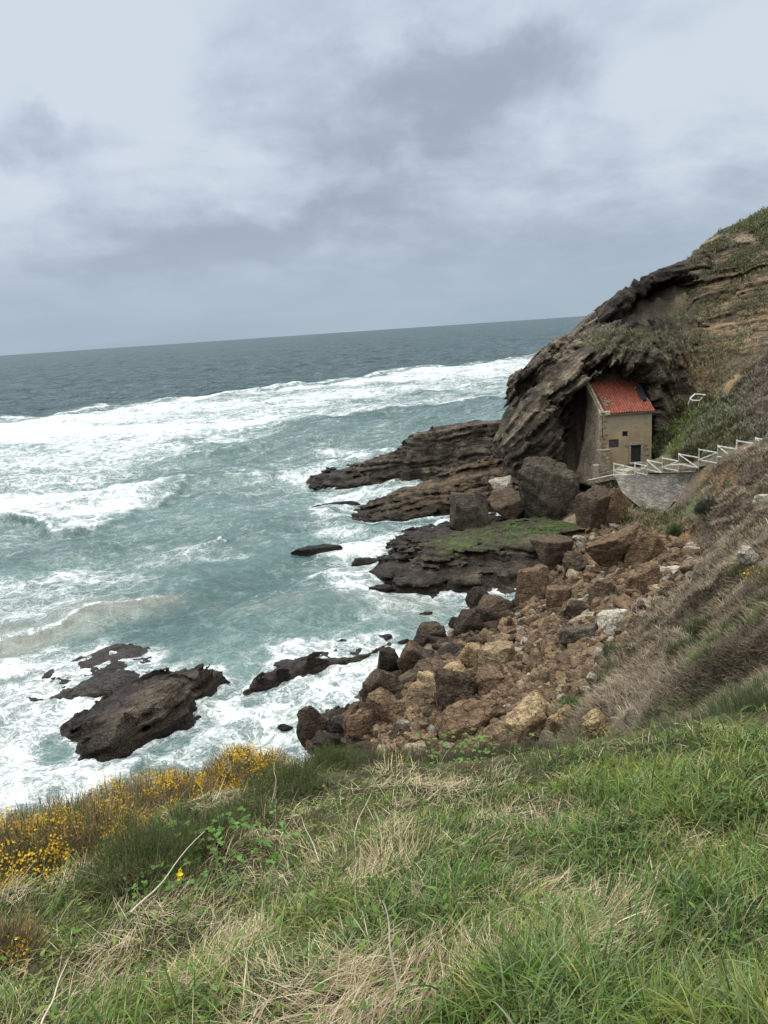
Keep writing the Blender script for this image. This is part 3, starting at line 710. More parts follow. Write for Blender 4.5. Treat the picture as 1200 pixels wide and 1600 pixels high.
add([(-60, 1100), (20, 1080), (130, 1020), (190, 995), (185, 1015), (120, 1045), (60, 1095), (120, 1110), (200, 1085), (230, 1060), (270, 1045), (220, 1080), (110, 1140), (115, 1165), (140, 1195), (260, 1185), (150, 1260), (-80, 1300), (-200, 1400)], .9, .84, None, .22)
add([(-60, 1040), (60, 1010), (190, 995), (180, 1012), (60, 1060), (-60, 1100)], 1.2, .78)
add([(190, 1055), (270, 1035), (350, 1050), (260, 1062), (200, 1080)], .9, .75)
# rings of foam where water meets rock
near_m = sR < 150
ring = np.zeros(len(SP))
for o, Vr, Nr in REEF:
    w_ = Vr[np.abs(Vr[:, 2]) < .25][::3, :2]
    if len(w_) == 0: continue
    lo, hi = w_.min(0) - 3, w_.max(0) + 3
    m_ = np.where(near_m & (sx > lo[0]) & (sx < hi[0]) & (sy > lo[1]) & (sy < hi[1]))[0]
    for a in range(0, len(m_), 20000):
        k = m_[a:a + 20000]
        d2 = np.full(len(k), 9e9)
        for b_ in range(0, len(w_), 400):
            d2 = np.minimum(d2, ((SP[k][:, None] - w_[None, b_:b_ + 400]) ** 2).sum(-1).min(1))
        ring[k] = np.maximum(ring[k], np.exp(-np.sqrt(d2) / .8))
Tsea = T(SP[near_m]); shore = np.zeros(len(SP)); shore[near_m] = sstep(-1.1, -.1, Tsea) * (sy[near_m] < 105)
D = np.maximum(D, .82 * ring); D = np.maximum(D, shore * .78)
# surface
wz = np.zeros(len(SP)); wr = np.random.default_rng(3)
spacing = np.maximum(sR * (sa[1] - sa[0]), sR * .0042)
for k in range(38):
    L = 46 * .885 ** k + .5; th = wr.normal(0, .35 + .02 * k); kx = np.array([.5 * math.cos(th) + .866 * math.sin(th), -.866 * math.cos(th) + .5 * math.sin(th)]) * 2 * math.pi / L
    amp = .0115 * L ** .92 * (.7 + .6 * wr.random())
    ph = SP @ kx + wr.uniform(0, 6.28) + .9 * fbm(SP / (L * 2.2), 2, 350 + k)
    s_ = np.sin(ph); wz += amp * (1 - 2 * np.abs(np.sin(ph / 2)) ** 1.35 + .2) * sstep(L / 2.2, L / 6, spacing)
wz -= wz[sR < 300].mean()
calm = 1 - .55 * np.clip(ring + shore, 0, 1)
wz *= calm * (.75 + .5 * sstep(60, 140, sR))
wz += roller * 1.0 + inside * .35 * sstep(.1, .7, streak) * sstep(400, 150, sR)
wz += sstep(.35, .9, D) * sstep(160, 60, sR) * (.10 * fbm(SP * 1.3, 3, 361) + .12)
def crest(line, w, hh, lee=.55):
    global wz, D
    L_ = wp(line); d = np.full(len(SP), 1e9); sg = np.zeros(len(SP))
    q = SW if w > 2 else SN
    for a, b_ in zip(L_[:-1], L_[1:]):
        e = b_ - a; v_ = q - a; t = np.clip((v_ @ e) / (e @ e), 0, 1); r_ = v_ - t[:, None] * e; dd = np.hypot(r_[:, 0], r_[:, 1]); m_ = dd < d
        d[m_] = dd[m_]; sg[m_] = np.sign(r_[m_] @ dir_)
    endf = .6 + .4 * fbm(SP * .07, 2, 391)
    prof = np.exp(-(d / np.where(sg > 0, w * .55, w * 1.9)) ** 2)
    wz += hh * prof * endf
    D = np.where((sg > 0) & (d < w * 1.1), D * (1 - lee * np.exp(-((d - w * .5) / (w * .5)) ** 2)), D)
    D = np.maximum(D, np.where(sg <= 0, .95, .8) * np.exp(-(d / (w * np.where(sg <= 0, .8, .22))) ** 2) * np.clip(endf + .15, 0, 1))
crest([(-60, 832), (40, 828), (97, 826), (160, 814), (212, 786), (262, 738), (335, 700)], 2.2, 1.0)
crest([(430, 664), (560, 649), (690, 639), (776, 624)], 4.0, 1.1)
crest([(215, 694), (240, 690), (290, 697), (350, 712)], 3.0, 1.3)
crest([(420, 606), (560, 589), (700, 571), (832, 557)], 6.0, 1.7)
crest([(0, 662), (150, 646), (315, 618)], 6.0, 1.3)
crest([(300, 752), (370, 745), (440, 738), (520, 716)], 1.8, .6)
crest([(-40, 1012), (60, 983), (150, 955), (240, 938)], 1.6, .55, .2)
crest([(300, 852), (345, 840), (352, 848)], .8, .3)
nearwave = soft([(-30, 1008), (60, 985), (150, 960), (150, 948), (60, 972), (-30, 992)], 3.0, SW)
wz += nearwave * .5
na, nr = len(sa), len(sr)
i = np.arange(nr - 1)[:, None] * na; j = np.arange(na - 1)
sF = np.stack([i + j, i + na + j, i + na + j + 1, i + j + 1], -1).reshape(-1, 4)[:, ::-1]
me = mesh_from('sea', np.c_[sx, sy, wz], sF)
attr(me, 'foam', np.clip(D, 0, 1.2))
sand = np.clip(soft([(-60, 1010), (60, 965), (170, 930), (300, 930), (160, 975), (40, 1020), (-60, 1045)], 3, SN) * .75 + .55 * soft([(360, 920), (470, 905), (520, 940), (400, 960)], 4, SN) + .5 * soft([(500, 905), (640, 925), (740, 940), (680, 980), (560, 950)], 2.5, SN)
     + .75 * soft([(440, 1110), (500, 1085), (590, 1060), (600, 1080), (520, 1120)], 1.2, SN) + .45 * soft([(-20, 1090), (60, 1060), (110, 1040), (90, 1090), (20, 1120)], 1.5, SN), 0, 1)
attr(me, 'sand', sand * sstep(-.7, .3, fbm(SP * .12, 3, 371)))
m, g, b = new_mat('sea_water')
p = g.pos(); x, y, z = g.xyz(p)
dist = g.vmath('LENGTH', p); nd = g.n('VectorMath', operation='LENGTH'); g.put(nd.inputs[0], p); dist = nd.outputs['Value']
flat = g.comb(x, y, 0.)
foamD = g.attr('foam', 'f'); sandm = g.attr('sand', 'f')
wv = g.noise(flat, .35, 4, .6, 0, 1); wq = g.vmath('ADD', flat, g.vmath('MULTIPLY', g.vmath('SUBTRACT', wv, (.5, .5, .5)), (5.5, 5.5, 0)))
wv2 = g.noise(flat, 1.7, 3, .6, 0, 1); wq2 = g.vmath('ADD', wq, g.vmath('MULTIPLY', g.vmath('SUBTRACT', wv2, (.5, .5, .5)), (1.1, 1.1, 0)))
e1 = g.vor(wq2, .36, 'DISTANCE_TO_EDGE', dim='2D'); e2 = g.vor(wq2, 1.05, 'DISTANCE_TO_EDGE', dim='2D'); e3 = g.vor(wq2, 3.0, 'DISTANCE_TO_EDGE', dim='2D')
web = g.math('MAXIMUM', g.step(e1, 0., .2, 1., 0.), g.math('MULTIPLY', g.step(e2, 0., .26, 1., 0.), .85))
web = g.math('MAXIMUM', web, g.math('MULTIPLY', g.step(e3, 0., .3, 1., 0.), .55))
nn = g.noise(wq, .55, 8, .66); nf = g.noise(wq, 3.2, 5, .7); big = g.noise(flat, .085, 3, .5)
val = g.math('ADD', g.math('MULTIPLY', foamD, 1.36), g.math('MULTIPLY', web, .62))
val = g.math('ADD', val, g.math('MULTIPLY', g.math('SUBTRACT', nn, .5), 1.5))
val = g.math('ADD', val, g.math('MULTIPLY', g.math('SUBTRACT', big, .5), .8))
val = g.math('ADD', val, g.math('MULTIPLY', g.math('SUBTRACT', nf, .5), 1.0))
al = g.math('ADD', g.math('MULTIPLY', x, .866), g.math('MULTIPLY', y, .5)); ac = g.math('SUBTRACT', g.math('MULTIPLY', x, .5), g.math('MULTIPLY', y, .866))
nfar = g.noise(g.comb(g.math('MULTIPLY', al, .10), g.math('MULTIPLY', ac, .34), 0), 1., 7, .72, .4)
val = g.math('ADD', val, g.math('MULTIPLY', g.math('SUBTRACT', nfar, .5), g.step(dist, 70., 150., .6, 2.1)))
foam = g.math('MULTIPLY', g.step(val, .8, 1.72), .96); milk = g.math('MULTIPLY', g.step(val, .25, 1.2), .3)
deep = g.step(dist, 110., 420.)
tone = g.noise(g.comb(g.math('ADD', g.math('MULTIPLY', x, .866), g.math('MULTIPLY', y, .5)), g.math('MULTIPLY', g.math('SUBTRACT', g.math('MULTIPLY', x, .5), g.math('MULTIPLY', y, .866)), 3.2), 0), .022, 5, .6)
wcol = g.mix(deep, g.mix(g.step(tone, .3, .7), SEA_N1, SEA_N2), g.mix(g.step(tone, .3, .7), SEA_F1, SEA_F2))
wcol = g.mix(g.math('MULTIPLY', sandm, .8), wcol, (.20, .175, .135))
wcol = g.mix(milk, wcol, (.34, .42, .40))
fc = g.mix(g.step(nf, .3, .7), (.46, .495, .50), (.66, .68, .69))
g.put(b.inputs['Base Color'], g.mix(foam, wcol, fc))
g.put(b.inputs['Roughness'], g.mix(foam, g.mix(deep, (.2, .2, .2), (.42, .42, .42)), (.9, .9, .9)))
g.put(b.inputs['Specular IOR Level'], g.math('SUBTRACT', g.math('SUBTRACT', .5, g.math('MULTIPLY', foam, .4)), g.math('MULTIPLY', deep, .28)))
b.inputs['IOR'].default_value = 1.333
c1_ = g.noise(g.vmath('MULTIPLY', flat, (1, 1, 1)), 1.1, 6, .62, .4); c2_ = g.noise(flat, .16, 5, .6, .3)
c3_ = g.noise(g.comb(g.math('MULTIPLY', al, .35), ac, 0), .045, 6, .62)
hgt = g.math('ADD', g.math('MULTIPLY', c1_, .5), g.math('ADD', g.math('MULTIPLY', c2_, g.math('ADD', .8, g.math('MULTIPLY', deep, 5))), g.math('MULTIPLY', foam, .18)))
hgt = g.math('ADD', hgt, g.math('MULTIPLY', g.math('MULTIPLY', nf, foam), .22))
hgt = g.math('ADD', hgt, g.math('MULTIPLY', c3_, g.math('MULTIPLY', deep, 24)))
g.put(b.inputs['Normal'], g.bump(hgt, .9, .55))
M['sea'] = m
sea = tag(link('sea', me, m), 'grey green sea with broken white surf running to the horizon', 'sea', kind='structure')
# ------------------------------------------------------------------ small materials
def plain(name, c, rough=.7, var=.25, scale=6, bump=.3, metal=0, spec=.3, dist=.02):
    m, g, b = new_mat(name); p = g.tex('Object'); n = g.noise(p, scale, 5, .6)
    v = g.step(n, .3, .7, 1 - var, 1 + var)
    g.put(b.inputs['Base Color'], g.mix(1, (*c, 1), g.comb(v, v, v), 'MULTIPLY'))
    b.inputs['Roughness'].default_value = rough; b.inputs['Metallic'].default_value = metal; b.inputs['Specular IOR Level'].default_value = spec
    if bump: g.put(b.inputs['Normal'], g.bump(g.noise(p, scale * 3, 4, .6), bump, dist))
    return m
M['white_paint'] = plain('weathered_white_paint', (.56, .57, .52), .6, .28, 5)
M['dark_wood'] = plain('dark_wood', (.022, .02, .022), .6, .4, 8)
M['shutter'] = plain('shutter_wood', (.05, .035, .04), .7, .4, 8)
M['iron'] = plain('iron', (.09, .085, .08), .5, .3, 12)
M['paper'] = plain('notice', (.35, .36, .36), .6, .15, 9)
M['lintel_stone'] = plain('grey_lintel_stone', (.25, .22, .165), .9, .35, 5, .6)
M['quoin_stone'] = plain('brown_quoin_stone', (.19, .145, .10), .9, .4, 4, .6)
M['coping'] = plain('pale_coping', (.34, .32, .275), .9, .35, 5, .5)
M['solar_cell'] = plain('solar_cell', (.014, .018, .026), .3, .2, 3, 0, spec=.6)
M['alu'] = plain('aluminium', (.72, .74, .75), .4, .1, 5, 0, metal=.3)
m, g, b = new_mat('ochre_render'); p = g.pos()
c = g.ramp(g.noise(p, .55, 6, .62), [(.25, (.20, .16, .105)), (.5, (.30, .23, .14)), (.75, (.385, .295, .175))])
st = g.step(g.noise(g.vmath('MULTIPLY', p, (1, 1, .45)), 1.1, 5, .65), .5, .68)
c = g.mix(g.math('MULTIPLY', st, .6), c, (.20, .175, .14))
zz = g.xyz(p)[2]
up_ = g.math('MULTIPLY', g.step(g.math('ADD', zz, g.math('MULTIPLY', g.noise(p, .8, 3), 2.2)), 12.0, 14.2), .55); c = g.mix(up_, c, (.235, .21, .165))
ex_ = g.step(g.noise(p, 1.4, 3, .5), .64, .68); c = g.mix(g.math('MULTIPLY', ex_, .7), c, (.2, .16, .12))
g.put(b.inputs['Base Color'], c); b.inputs['Roughness'].default_value = .92
g.put(b.inputs['Normal'], g.bump(g.math('ADD', g.noise(p, 4, 6, .65), g.math('MULTIPLY', st, -.3)), .8, .08)); M['render'] = m
def rubble(name, c0, c1, c2, scale=2.6, sq=(1, 1, 1.7)):
    m, g, b = new_mat(name); p = g.vmath('MULTIPLY', g.pos(), sq)
    p = g.vmath('ADD', p, g.vmath('MULTIPLY', g.vmath('SUBTRACT', g.noise(p, 2.1, 3, .5, 0, 1), (.5, .5, .5)), (.5, .5, .5)))
    cell = g.vor(p, scale, 'F1', 1); ed = g.vor(p, scale, 'DISTANCE_TO_EDGE')
    c = g.ramp(g.xyz(cell)[0], [(0, c0), (.5, c1), (1, c2)])
    c = g.mix(g.math('MULTIPLY', g.step(ed, 0., .07, 1., 0.), .7), c, tuple(x * .62 for x in c1))
    ns = g.step(g.noise(g.pos(), .7, 5, .6), .3, .7, .7, 1.3); c = g.mix(1, c, g.comb(ns, ns, ns), 'MULTIPLY')
    g.put(b.inputs['Base Color'], c); b.inputs['Roughness'].default_value = .95
    h = g.math('ADD', g.step(ed, 0., .12), g.math('MULTIPLY', g.noise(g.pos(), 9, 4, .6), .5))
    g.put(b.inputs['Normal'], g.bump(h, .9, .1)); return m
M['rubble_wall'] = rubble('rubble_masonry', (.19, .15, .105), (.265, .215, .15), (.33, .28, .20))
M['retaining'] = rubble('retaining_masonry', (.30, .27, .23), (.38, .345, .295), (.46, .42, .36), 1.5, (1, 1, 2.6))
m, g, b = new_mat('red_roof_tile'); p = g.pos()
tc = g.attr('tile', 'f'); c = g.ramp(tc, [(0, (.075, .022, .015)), (.35, (.19, .046, .026)), (.7, (.255, .066, .036)), (1, (.30, .12, .07))])
gr_ = g.step(g.noise(p, .9, 5, .65), .56, .72); c = g.mix(g.math('MULTIPLY', gr_, .8), c, (.15, .10, .075))
g.put(b.inputs['Base Color'], c); b.inputs['Roughness'].default_value = .85; g.put(b.inputs['Normal'], g.bump(g.noise(p, 14, 4, .6), .5, .03)); M['tile'] = m

# ------------------------------------------------------------------ the chapel under the overhang
FY, X0, X1, Z0, ZE = 89.0, 26.15, 31.85, 6.2, 13.75
chapel = empty('stone_chapel', (29, FY, 7))
tag(chapel, 'small ochre chapel with red tiled roof tucked under the rock overhang', 'chapel')
def ch(o): o.parent = chapel; o.matrix_parent_inverse = Matrix.Translation((-29, -FY, -7)); return o
def wall_open(xs, zs, holes, y, t):
    mb = MB(); nx, nz = len(xs) - 1, len(zs) - 1
    op = lambda i, k: any(h[0] <= (xs[i] + xs[i + 1]) / 2 <= h[1] and h[2] <= (zs[k] + zs[k + 1]) / 2 <= h[3] for h in holes)
    for i in range(nx):
        for k in range(nz):
            a, b_, c_, d_ = xs[i], xs[i + 1], zs[k], zs[k + 1]
            if not op(i, k): mb.add([(a, y, c_), (b_, y, c_), (b_, y, d_), (a, y, d_)], [[0, 1, 2, 3]])
            else:
                for (di, dk, P) in ((-1, 0, [(a, y, c_), (a, y, d_), (a, y + t, d_), (a, y + t, c_)]), (1, 0, [(b_, y, d_), (b_, y, c_), (b_, y + t, c_), (b_, y + t, d_)]),
                                    (0, -1, [(b_, y, c_), (a, y, c_), (a, y + t, c_), (b_, y + t, c_)]), (0, 1, [(a, y, d_), (b_, y, d_), (b_, y + t, d_), (a, y + t, d_)])):
                    ii, kk = i + di, k + dk
                    if not (0 <= ii < nx and 0 <= kk < nz and op(ii, kk)): mb.add(P, [[0, 1, 2, 3]])
    return mb
DOOR = (29.42, 30.62, 7.85, 9.86); WIN = (28.42, 29.05, 10.95, 11.58); SHUT = (26.82, 28.0, 9.74, 10.70)
holes = [DOOR, WIN, SHUT]
xs = sorted({X0, X1, 27.4, *[h[k] for h in holes for k in (0, 1)]}); zs = sorted({Z0, ZE, 12.6, *[h[k] for h in holes for k in (2, 3)]})
mb = wall_open(xs, zs, holes, FY, .35)
mb.add([(X1, FY, Z0), (X1, 96, Z0), (X1, 96, 16.6), (X1, FY, ZE)], [[0, 1, 2, 3]])
ch(mb.build('front_wall', M['render']))
# side wall: rubble, flaring towards its foot
na_, nz_ = 14, 26; sv = []
for i in range(na_ + 1):
    s = i / na_
    top = np.array([26.15 + .12 * s, FY + 6.6 * s, ZE + .05 + 2.95 * s]); bot = np.array([25.75 - 1.9 * s, FY - .15 + 4.4 * s, 5.0])
    for k in range(nz_ + 1):
        t = k / nz_; fl = (1 - t) ** 1.9
        q = np.array([top[0] + (bot[0] - top[0]) * fl, top[1] + (bot[1] - top[1]) * (1 - t), bot[2] + (top[2] - bot[2]) * t])
        q[0] += .07 * vnoise(np.array([[s * 9, t * 14, 0]]), 5)[0] * (.2 if t > .95 else 1); sv.append(q)
sf = [[i * (nz_ + 1) + k, i * (nz_ + 1) + k + 1, (i + 1) * (nz_ + 1) + k + 1, (i + 1) * (nz_ + 1) + k] for i in range(na_) for k in range(nz_)]
o = ch(link('side_wall', mesh_from('side_wall', sv, sf), M['rubble_wall']))
sm = o.modifiers.new('s', 'SOLIDIFY'); sm.thickness = .3; sm.offset = 1
# verge: pale coping along the raking edge of the side wall
mb = MB(); mb.bar((26.2, FY - .05, ZE + .12), (26.3, 95.6, 16.86), .34, .16); ch(mb.build('verge', M['rubble_wall'], bevel=.03))
# roof of pantiles
ncol, nrow, sub = 19, 17, 8
rx0, rx1 = 26.42, 32.05; L0 = np.array([FY - .32, ZE - .02]); L1 = np.array([95.4, 16.85])
rV = []; rT = []; trng = np.random.default_rng(5); tilev = trng.random((ncol + 1, nrow + 1))
for r_ in range(nrow):
    for e in (0, 1):
        tt = (r_ + e * 1.0) / nrow
        for ci in range(ncol * sub + 1):
            cx_ = ci / sub; w_ = abs(math.cos(math.pi * cx_)); col_ = int(round(cx_))
            y_ = L0[0] + (L1[0] - L0[0]) * tt; z_ = L0[1] + (L1[1] - L0[1]) * tt
            jig = (tilev[col_, r_] - .5) * .03
            z_ += .17 * (w_ ** .8) + (.022 if e == 0 else 0) + jig + .05 * vnoise(np.array([[cx_ * .25, tt * 4.]]), 3)[0]
            rV.append((rx0 + (rx1 - rx0) * cx_ / ncol, y_ - (.03 if e == 0 else 0), z_)); rT.append(.25 + .55 * tilev[col_, r_] if w_ > .35 else .3 * tilev[col_, r_])
nn_ = ncol * sub + 1; rF = []
for r_ in range(nrow * 2 - 1):
    for ci in range(nn_ - 1): a = r_ * nn_ + ci; rF.append([a, a + 1, a + nn_ + 1, a + nn_])
me = mesh_from('roof', rV, rF, False); attr(me, 'tile', np.array(rT))
o = ch(link('roof', me, M['tile'])); sm = o.modifiers.new('s', 'SOLIDIFY'); sm.thickness = .06; sm.offset = -1
mb = MB(); mb.box((29.2, FY - .1, ZE - .08), (5.9, .3, .12)); ch(mb.build('eaves_board', M['lintel_stone']))
# patch of mortar and stones on the broken corner of the roof
mb = MB()
for k in range(16):
    tx = trng.uniform(26.7, 27.7); ty = trng.uniform(90.0, 91.6); zz_ = ZE + (ty - FY + .3) * .486 + .17
    q = np.linalg.qr(trng.normal(size=(3, 3)))[0]; mb.box((tx, ty, zz_), trng.uniform(.14, .38, 3) * (1, 1, .6), q)
ch(mb.build('mortar_patch', M['quoin_stone'], bevel=.03)); mb = MB(); mb.box((26.65, FY - .1, ZE + .1), (.5, .5, .45)); ch(mb.build('corner_stone', M['coping'], bevel=.03))
# door, window and shutter
def opening(name, h, mat, depth=.28):
    mb = MB(); mb.box(((h[0] + h[1]) / 2, FY + depth, (h[2] + h[3]) / 2), (h[1] - h[0], .06, h[3] - h[2])); return ch(mb.build(name, mat))
def sub_of(par, mb, name, mat, bevel=0):
    o = mb.build(name, mat, None, bevel); o.parent = par; o.matrix_parent_inverse = Matrix.Translation((-29, -FY, -7)); return o
dr = opening('door', DOOR, M['dark_wood'], .2)
mb = MB()
for k in range(7): x_ = DOOR[0] + .1 + k * (DOOR[1] - DOOR[0] - .2) / 6; mb.box((x_, FY + .12, 8.8), (.03, .03, 1.85))
for z_ in (8.0, 8.9, 9.75): mb.box((30.02, FY + .12, z_), (1.14, .035, .05))
sub_of(dr, mb, 'bar_gate', M['iron'])
mb = MB(); mb.box((30.0, FY + .08, 9.55), (.42, .02, .22)); sub_of(dr, mb, 'notice_sheet', M['paper'])
mb = MB(); mb.box((30.02, FY - .02, 10.02), (1.62, .2, .32)); ch(mb.build('lintel', M['lintel_stone'], bevel=.03))
for x_ in (29.27, 30.77):
    mb = MB(); mb.box((x_, FY - .01, 8.85), (.30, .16, 2.0)); ch(mb.build('door_jamb', M['lintel_stone'], bevel=.03))
mb = MB(); mb.box((30.02, FY - .2, 7.76), (1.7, .7, .18)); ch(mb.build('door_step', M['coping'], bevel=.03))
wn = opening('window', WIN, M['dark_wood'], .3)
mb = MB(); x0_, x1_, z0_, z1_ = WIN; t_ = .24
mb.box(((x0_ + x1_) / 2, FY - .01, z1_ + t_ / 2), (x1_ - x0_ + 2 * t_, .12, t_)); mb.box(((x0_ + x1_) / 2, FY - .01, z0_ - t_ / 2), (x1_ - x0_ + 2 * t_, .12, t_))
mb.box((x0_ - t_ / 2, FY - .008, (z0_ + z1_) / 2), (t_, .12, z1_ - z0_)); mb.box((x1_ + t_ / 2, FY - .008, (z0_ + z1_) / 2), (t_, .12, z1_ - z0_))
sub_of(wn, mb, 'stone_surround', M['lintel_stone'], .02)
mb = MB()
for k in (1, 2): mb.box((x0_ + k * (x1_ - x0_) / 3, FY + .15, (z0_ + z1_) / 2), (.03, .03, z1_ - z0_))
sub_of(wn, mb, 'window_bar', M['iron'])
sh = opening('shutter', SHUT, M['shutter'], .1)
mb = MB()
for k in range(5): mb.box((SHUT[0] + .12 + k * .235, FY + .055, 10.22), (.2, .03, .92))
sub_of(sh, mb, 'shutter_board', M['shutter'], .01)
# quoins and the stone courses beside the door
for z_, w_ in ((11.32, .62), (10.85, .45), (10.35, .6), (9.88, .42), (12.2, .4), (12.9, .55)):
    mb = MB(); mb.box((X0 + w_ / 2 - .04, FY - .004, z_), (w_, .1, .26)); ch(mb.build('quoin', M['quoin_stone'], bevel=.04))
for x_, z_, w_ in ((29.0, 9.85, .5), (31.2, 9.8, .45), (31.25, 9.3, .6), (31.3, 8.6, .5)):
    mb = MB(); mb.box((x_, FY - .003, z_), (w_, .09, .24)); ch(mb.build('quoin', M['quoin_stone'], bevel=.04))
mb = MB(); mb.box((26.2, FY - .4, 8.1), (1.05, .9, 2.9)); mb.box((26.2, FY - .4, 9.6), (1.15, 1.0, .14)); ch(mb.build('buttress', M['rubble_wall'], bevel=.06))
mb = MB(); mb.box((25.0, FY - 1.0, 7.0), (.62, .7, 2.1)); ch(mb.build('stone_pier', M['lintel_stone'], bevel=.06))
mb = MB(); mb.bar((23.9, FY - 1.6, 6.05), (27.2, 84.6, 7.25), .55, .5); mb.bar((24.6, FY - .9, 6.4), (28.6, FY - .5, 7.35), .5, .5); ch(mb.build('forecourt_wall', M['rubble_wall'], bevel=.08))
mb = MB(); mb.bar((23.9, FY - 1.6, 6.36), (27.2, 84.6, 7.56), .62, .12); ch(mb.build('coping', M['coping'], bevel=.03))

# ------------------------------------------------------------------ solar panel on the roof
def ray_plane(u, v, p0, n):
    d = ray(u, v); o_ = np.array([0, 0, H]); return o_ + d * ((np.asarray(p0) - o_) @ n / (d @ n))
rn = np.array([0, -.486, 1.]); rn /= np.linalg.norm(rn); rp = np.array([29, FY - .32, ZE + .42])
q4 = [ray_plane(u, v, rp, rn) for u, v in ((993, 603.5), (1001.5, 601), (1011.5, 622.5), (1003.5, 625))]
sp = empty('solar_panel', q4[3]); tag(sp, 'dark blue solar panels in white frames on the right end of the red roof', 'solar panel')
def quad_frame(c4, w, t, n):
    mb = MB(); c4 = [np.array(c) for c in c4]
    for a, b_ in zip(c4, c4[1:] + c4[:1]): mb.bar(a, b_, w, t, n)
    return mb
a_, b2_, c_, d_ = q4; ml, mr = (a_ + d_) / 2, (b2_ + c_) / 2
def rel(o, par): o.parent = par; o.matrix_parent_inverse = Matrix.Translation([-float(x) for x in par.location]); return o
for qq in ([a_, b2_, mr + (b2_ - mr) * .03, ml + (a_ - ml) * .03], [ml, mr, c_, d_]):
    mb = MB(); n3_ = rn * .03; Q4 = np.array(qq); mb.add(np.r_[Q4 - n3_ * .5, Q4 - n3_ * 1.5], [[0, 3, 2, 1], [4, 5, 6, 7], [0, 1, 5, 4], [1, 2, 6, 5], [2, 3, 7, 6], [3, 0, 4, 7]])
    cell = rel(mb.build('panel', M['solar_cell']), sp); cell.name = 'panel'
    fr = quad_frame(qq, .10, .09, rn).build('frame', M['white_paint']); fr.parent = cell; fr.matrix_parent_inverse = Matrix.Translation([-float(x) for x in q4[3]])
for c0_ in (a_, b2_, c_, d_):
    mb = MB(); mb.bar(c0_ - rn * .03, c0_ - rn * .45, .04, .04, (1, 0, 0)); rel(mb.build('bracket', M['alu']), sp)

# ------------------------------------------------------------------ retaining wall, path and white fence
A_, B_ = np.array([26.45, 84.0, 7.5]), np.array([31.6, 75.1, 9.0])
wn_ = np.cross(np.array([B_[0] - A_[0], B_[1] - A_[1], 0]), (0, 0, 1.)); wn_ /= np.linalg.norm(wn_)
if wn_ @ np.array([0, -1, 0]) < 0: wn_ = -wn_
A_ = A_ + wn_ * 1.0; B_ = B_ + wn_ * 1.0
outl = [(958, 741), (1000, 742), (1050, 740), (1090, 738), (1094, 756), (1082, 776), (1052, 785), (1040, 802), (1025, 803), (1000, 793), (972, 770)]
W3 = [ray_plane(u, v, A_, wn_) for u, v in outl]
if wn_ @ np.array([0, -1, 0]) < 0: wn_ = -wn_
W3 = [p + np.array([0, 0, 0]) for p in W3]
mb = MB(); mb.prism(W3, (0, 0, 0), -wn_ * 1.9); o = mb.build('retaining_wall', M['retaining'], bevel=.05)
me = o.data; piv = Vector(W3[7].tolist())
me.transform(Matrix.Translation(-piv)); o.location = piv
tag(o, 'grey stone retaining wall carrying the path in front of the chapel', 'wall')
PW = [(959.2, 723.7, 737.3, 84.0), (973.9, 727.1, 740.5, 82.6), (992, 723.5, 738.5, 80.9), (1011.6, 718.6, 736.2, 79.1), (1034.8, 715, 731.4, 77.0), (1060.3, 708.7, 731.4, 74.8), (1091.7, 701.6, 725.7, 72.2), (1121.2, 696, 719.5, 69.9), (1150.4, 688, 710.7, 67.7), (1180.1, 684, 706.5, 65.6), (1211, 677, 703, 63.5), (1243, 672, 699, 61.4)]
fence = empty('wooden_fence', aty(959.2, 737.3, 84)); tag(fence, 'white wooden fence of stepped panels with diagonal braces climbing beside the path', 'fence')
bots = [aty(u, b_, y) for u, t, b_, y in PW]; tops = [aty(u, t, y) for u, t, b_, y in PW]
tops = [np.array([b_[0], b_[1], t[2]]) for b_, t in zip(bots, tops)]
post_paint = plain('greenish_post_paint', (.33, .35, .28), .7, .25, 5)
for k, (b_, t_) in enumerate(zip(bots, tops)):
    mb = MB(); mb.box(((b_[0]), b_[1], (b_[2] - .5 + t_[2] + .05) / 2), (.10, .10, t_[2] + .05 - b_[2] + .5)); rel(mb.build('post', post_paint if 3 <= k <= 7 else M['white_paint'], bevel=.01), fence)
for k in range(len(PW) - 1):
    p0, p1 = tops[k].copy(), tops[k + 1].copy(); zt = p0[2] - .03; hgt_ = min(.98, p0[2] - bots[k][2] - .1)
    off = np.array([-.06, -.05, 0]); a, b_ = p0 + off, p1 + off; a[2] = b_[2] = zt
    lo_ = np.array([0, 0, -hgt_])
    mb = MB(); mb.bar(a, b_, .045, .10); rel(mb.build('top_rail', M['white_paint']), fence)
    mb = MB(); mb.bar(a + lo_, b_ + lo_, .045, .09); rel(mb.build('bottom_rail', M['white_paint']), fence)
    mb = MB(); e_ = np.array([-.03, -.03, 0])
    if k % 2 == 1: mb.bar(a + lo_ + e_ if k == 1 else a + e_, b_ + e_ if k == 1 else b_ + lo_ + e_, .04, .09)
    else: mb.bar(a + lo_ + e_, b_ + e_, .04, .09)
    rel(mb.build('diagonal_brace', M['white_paint']), fence)
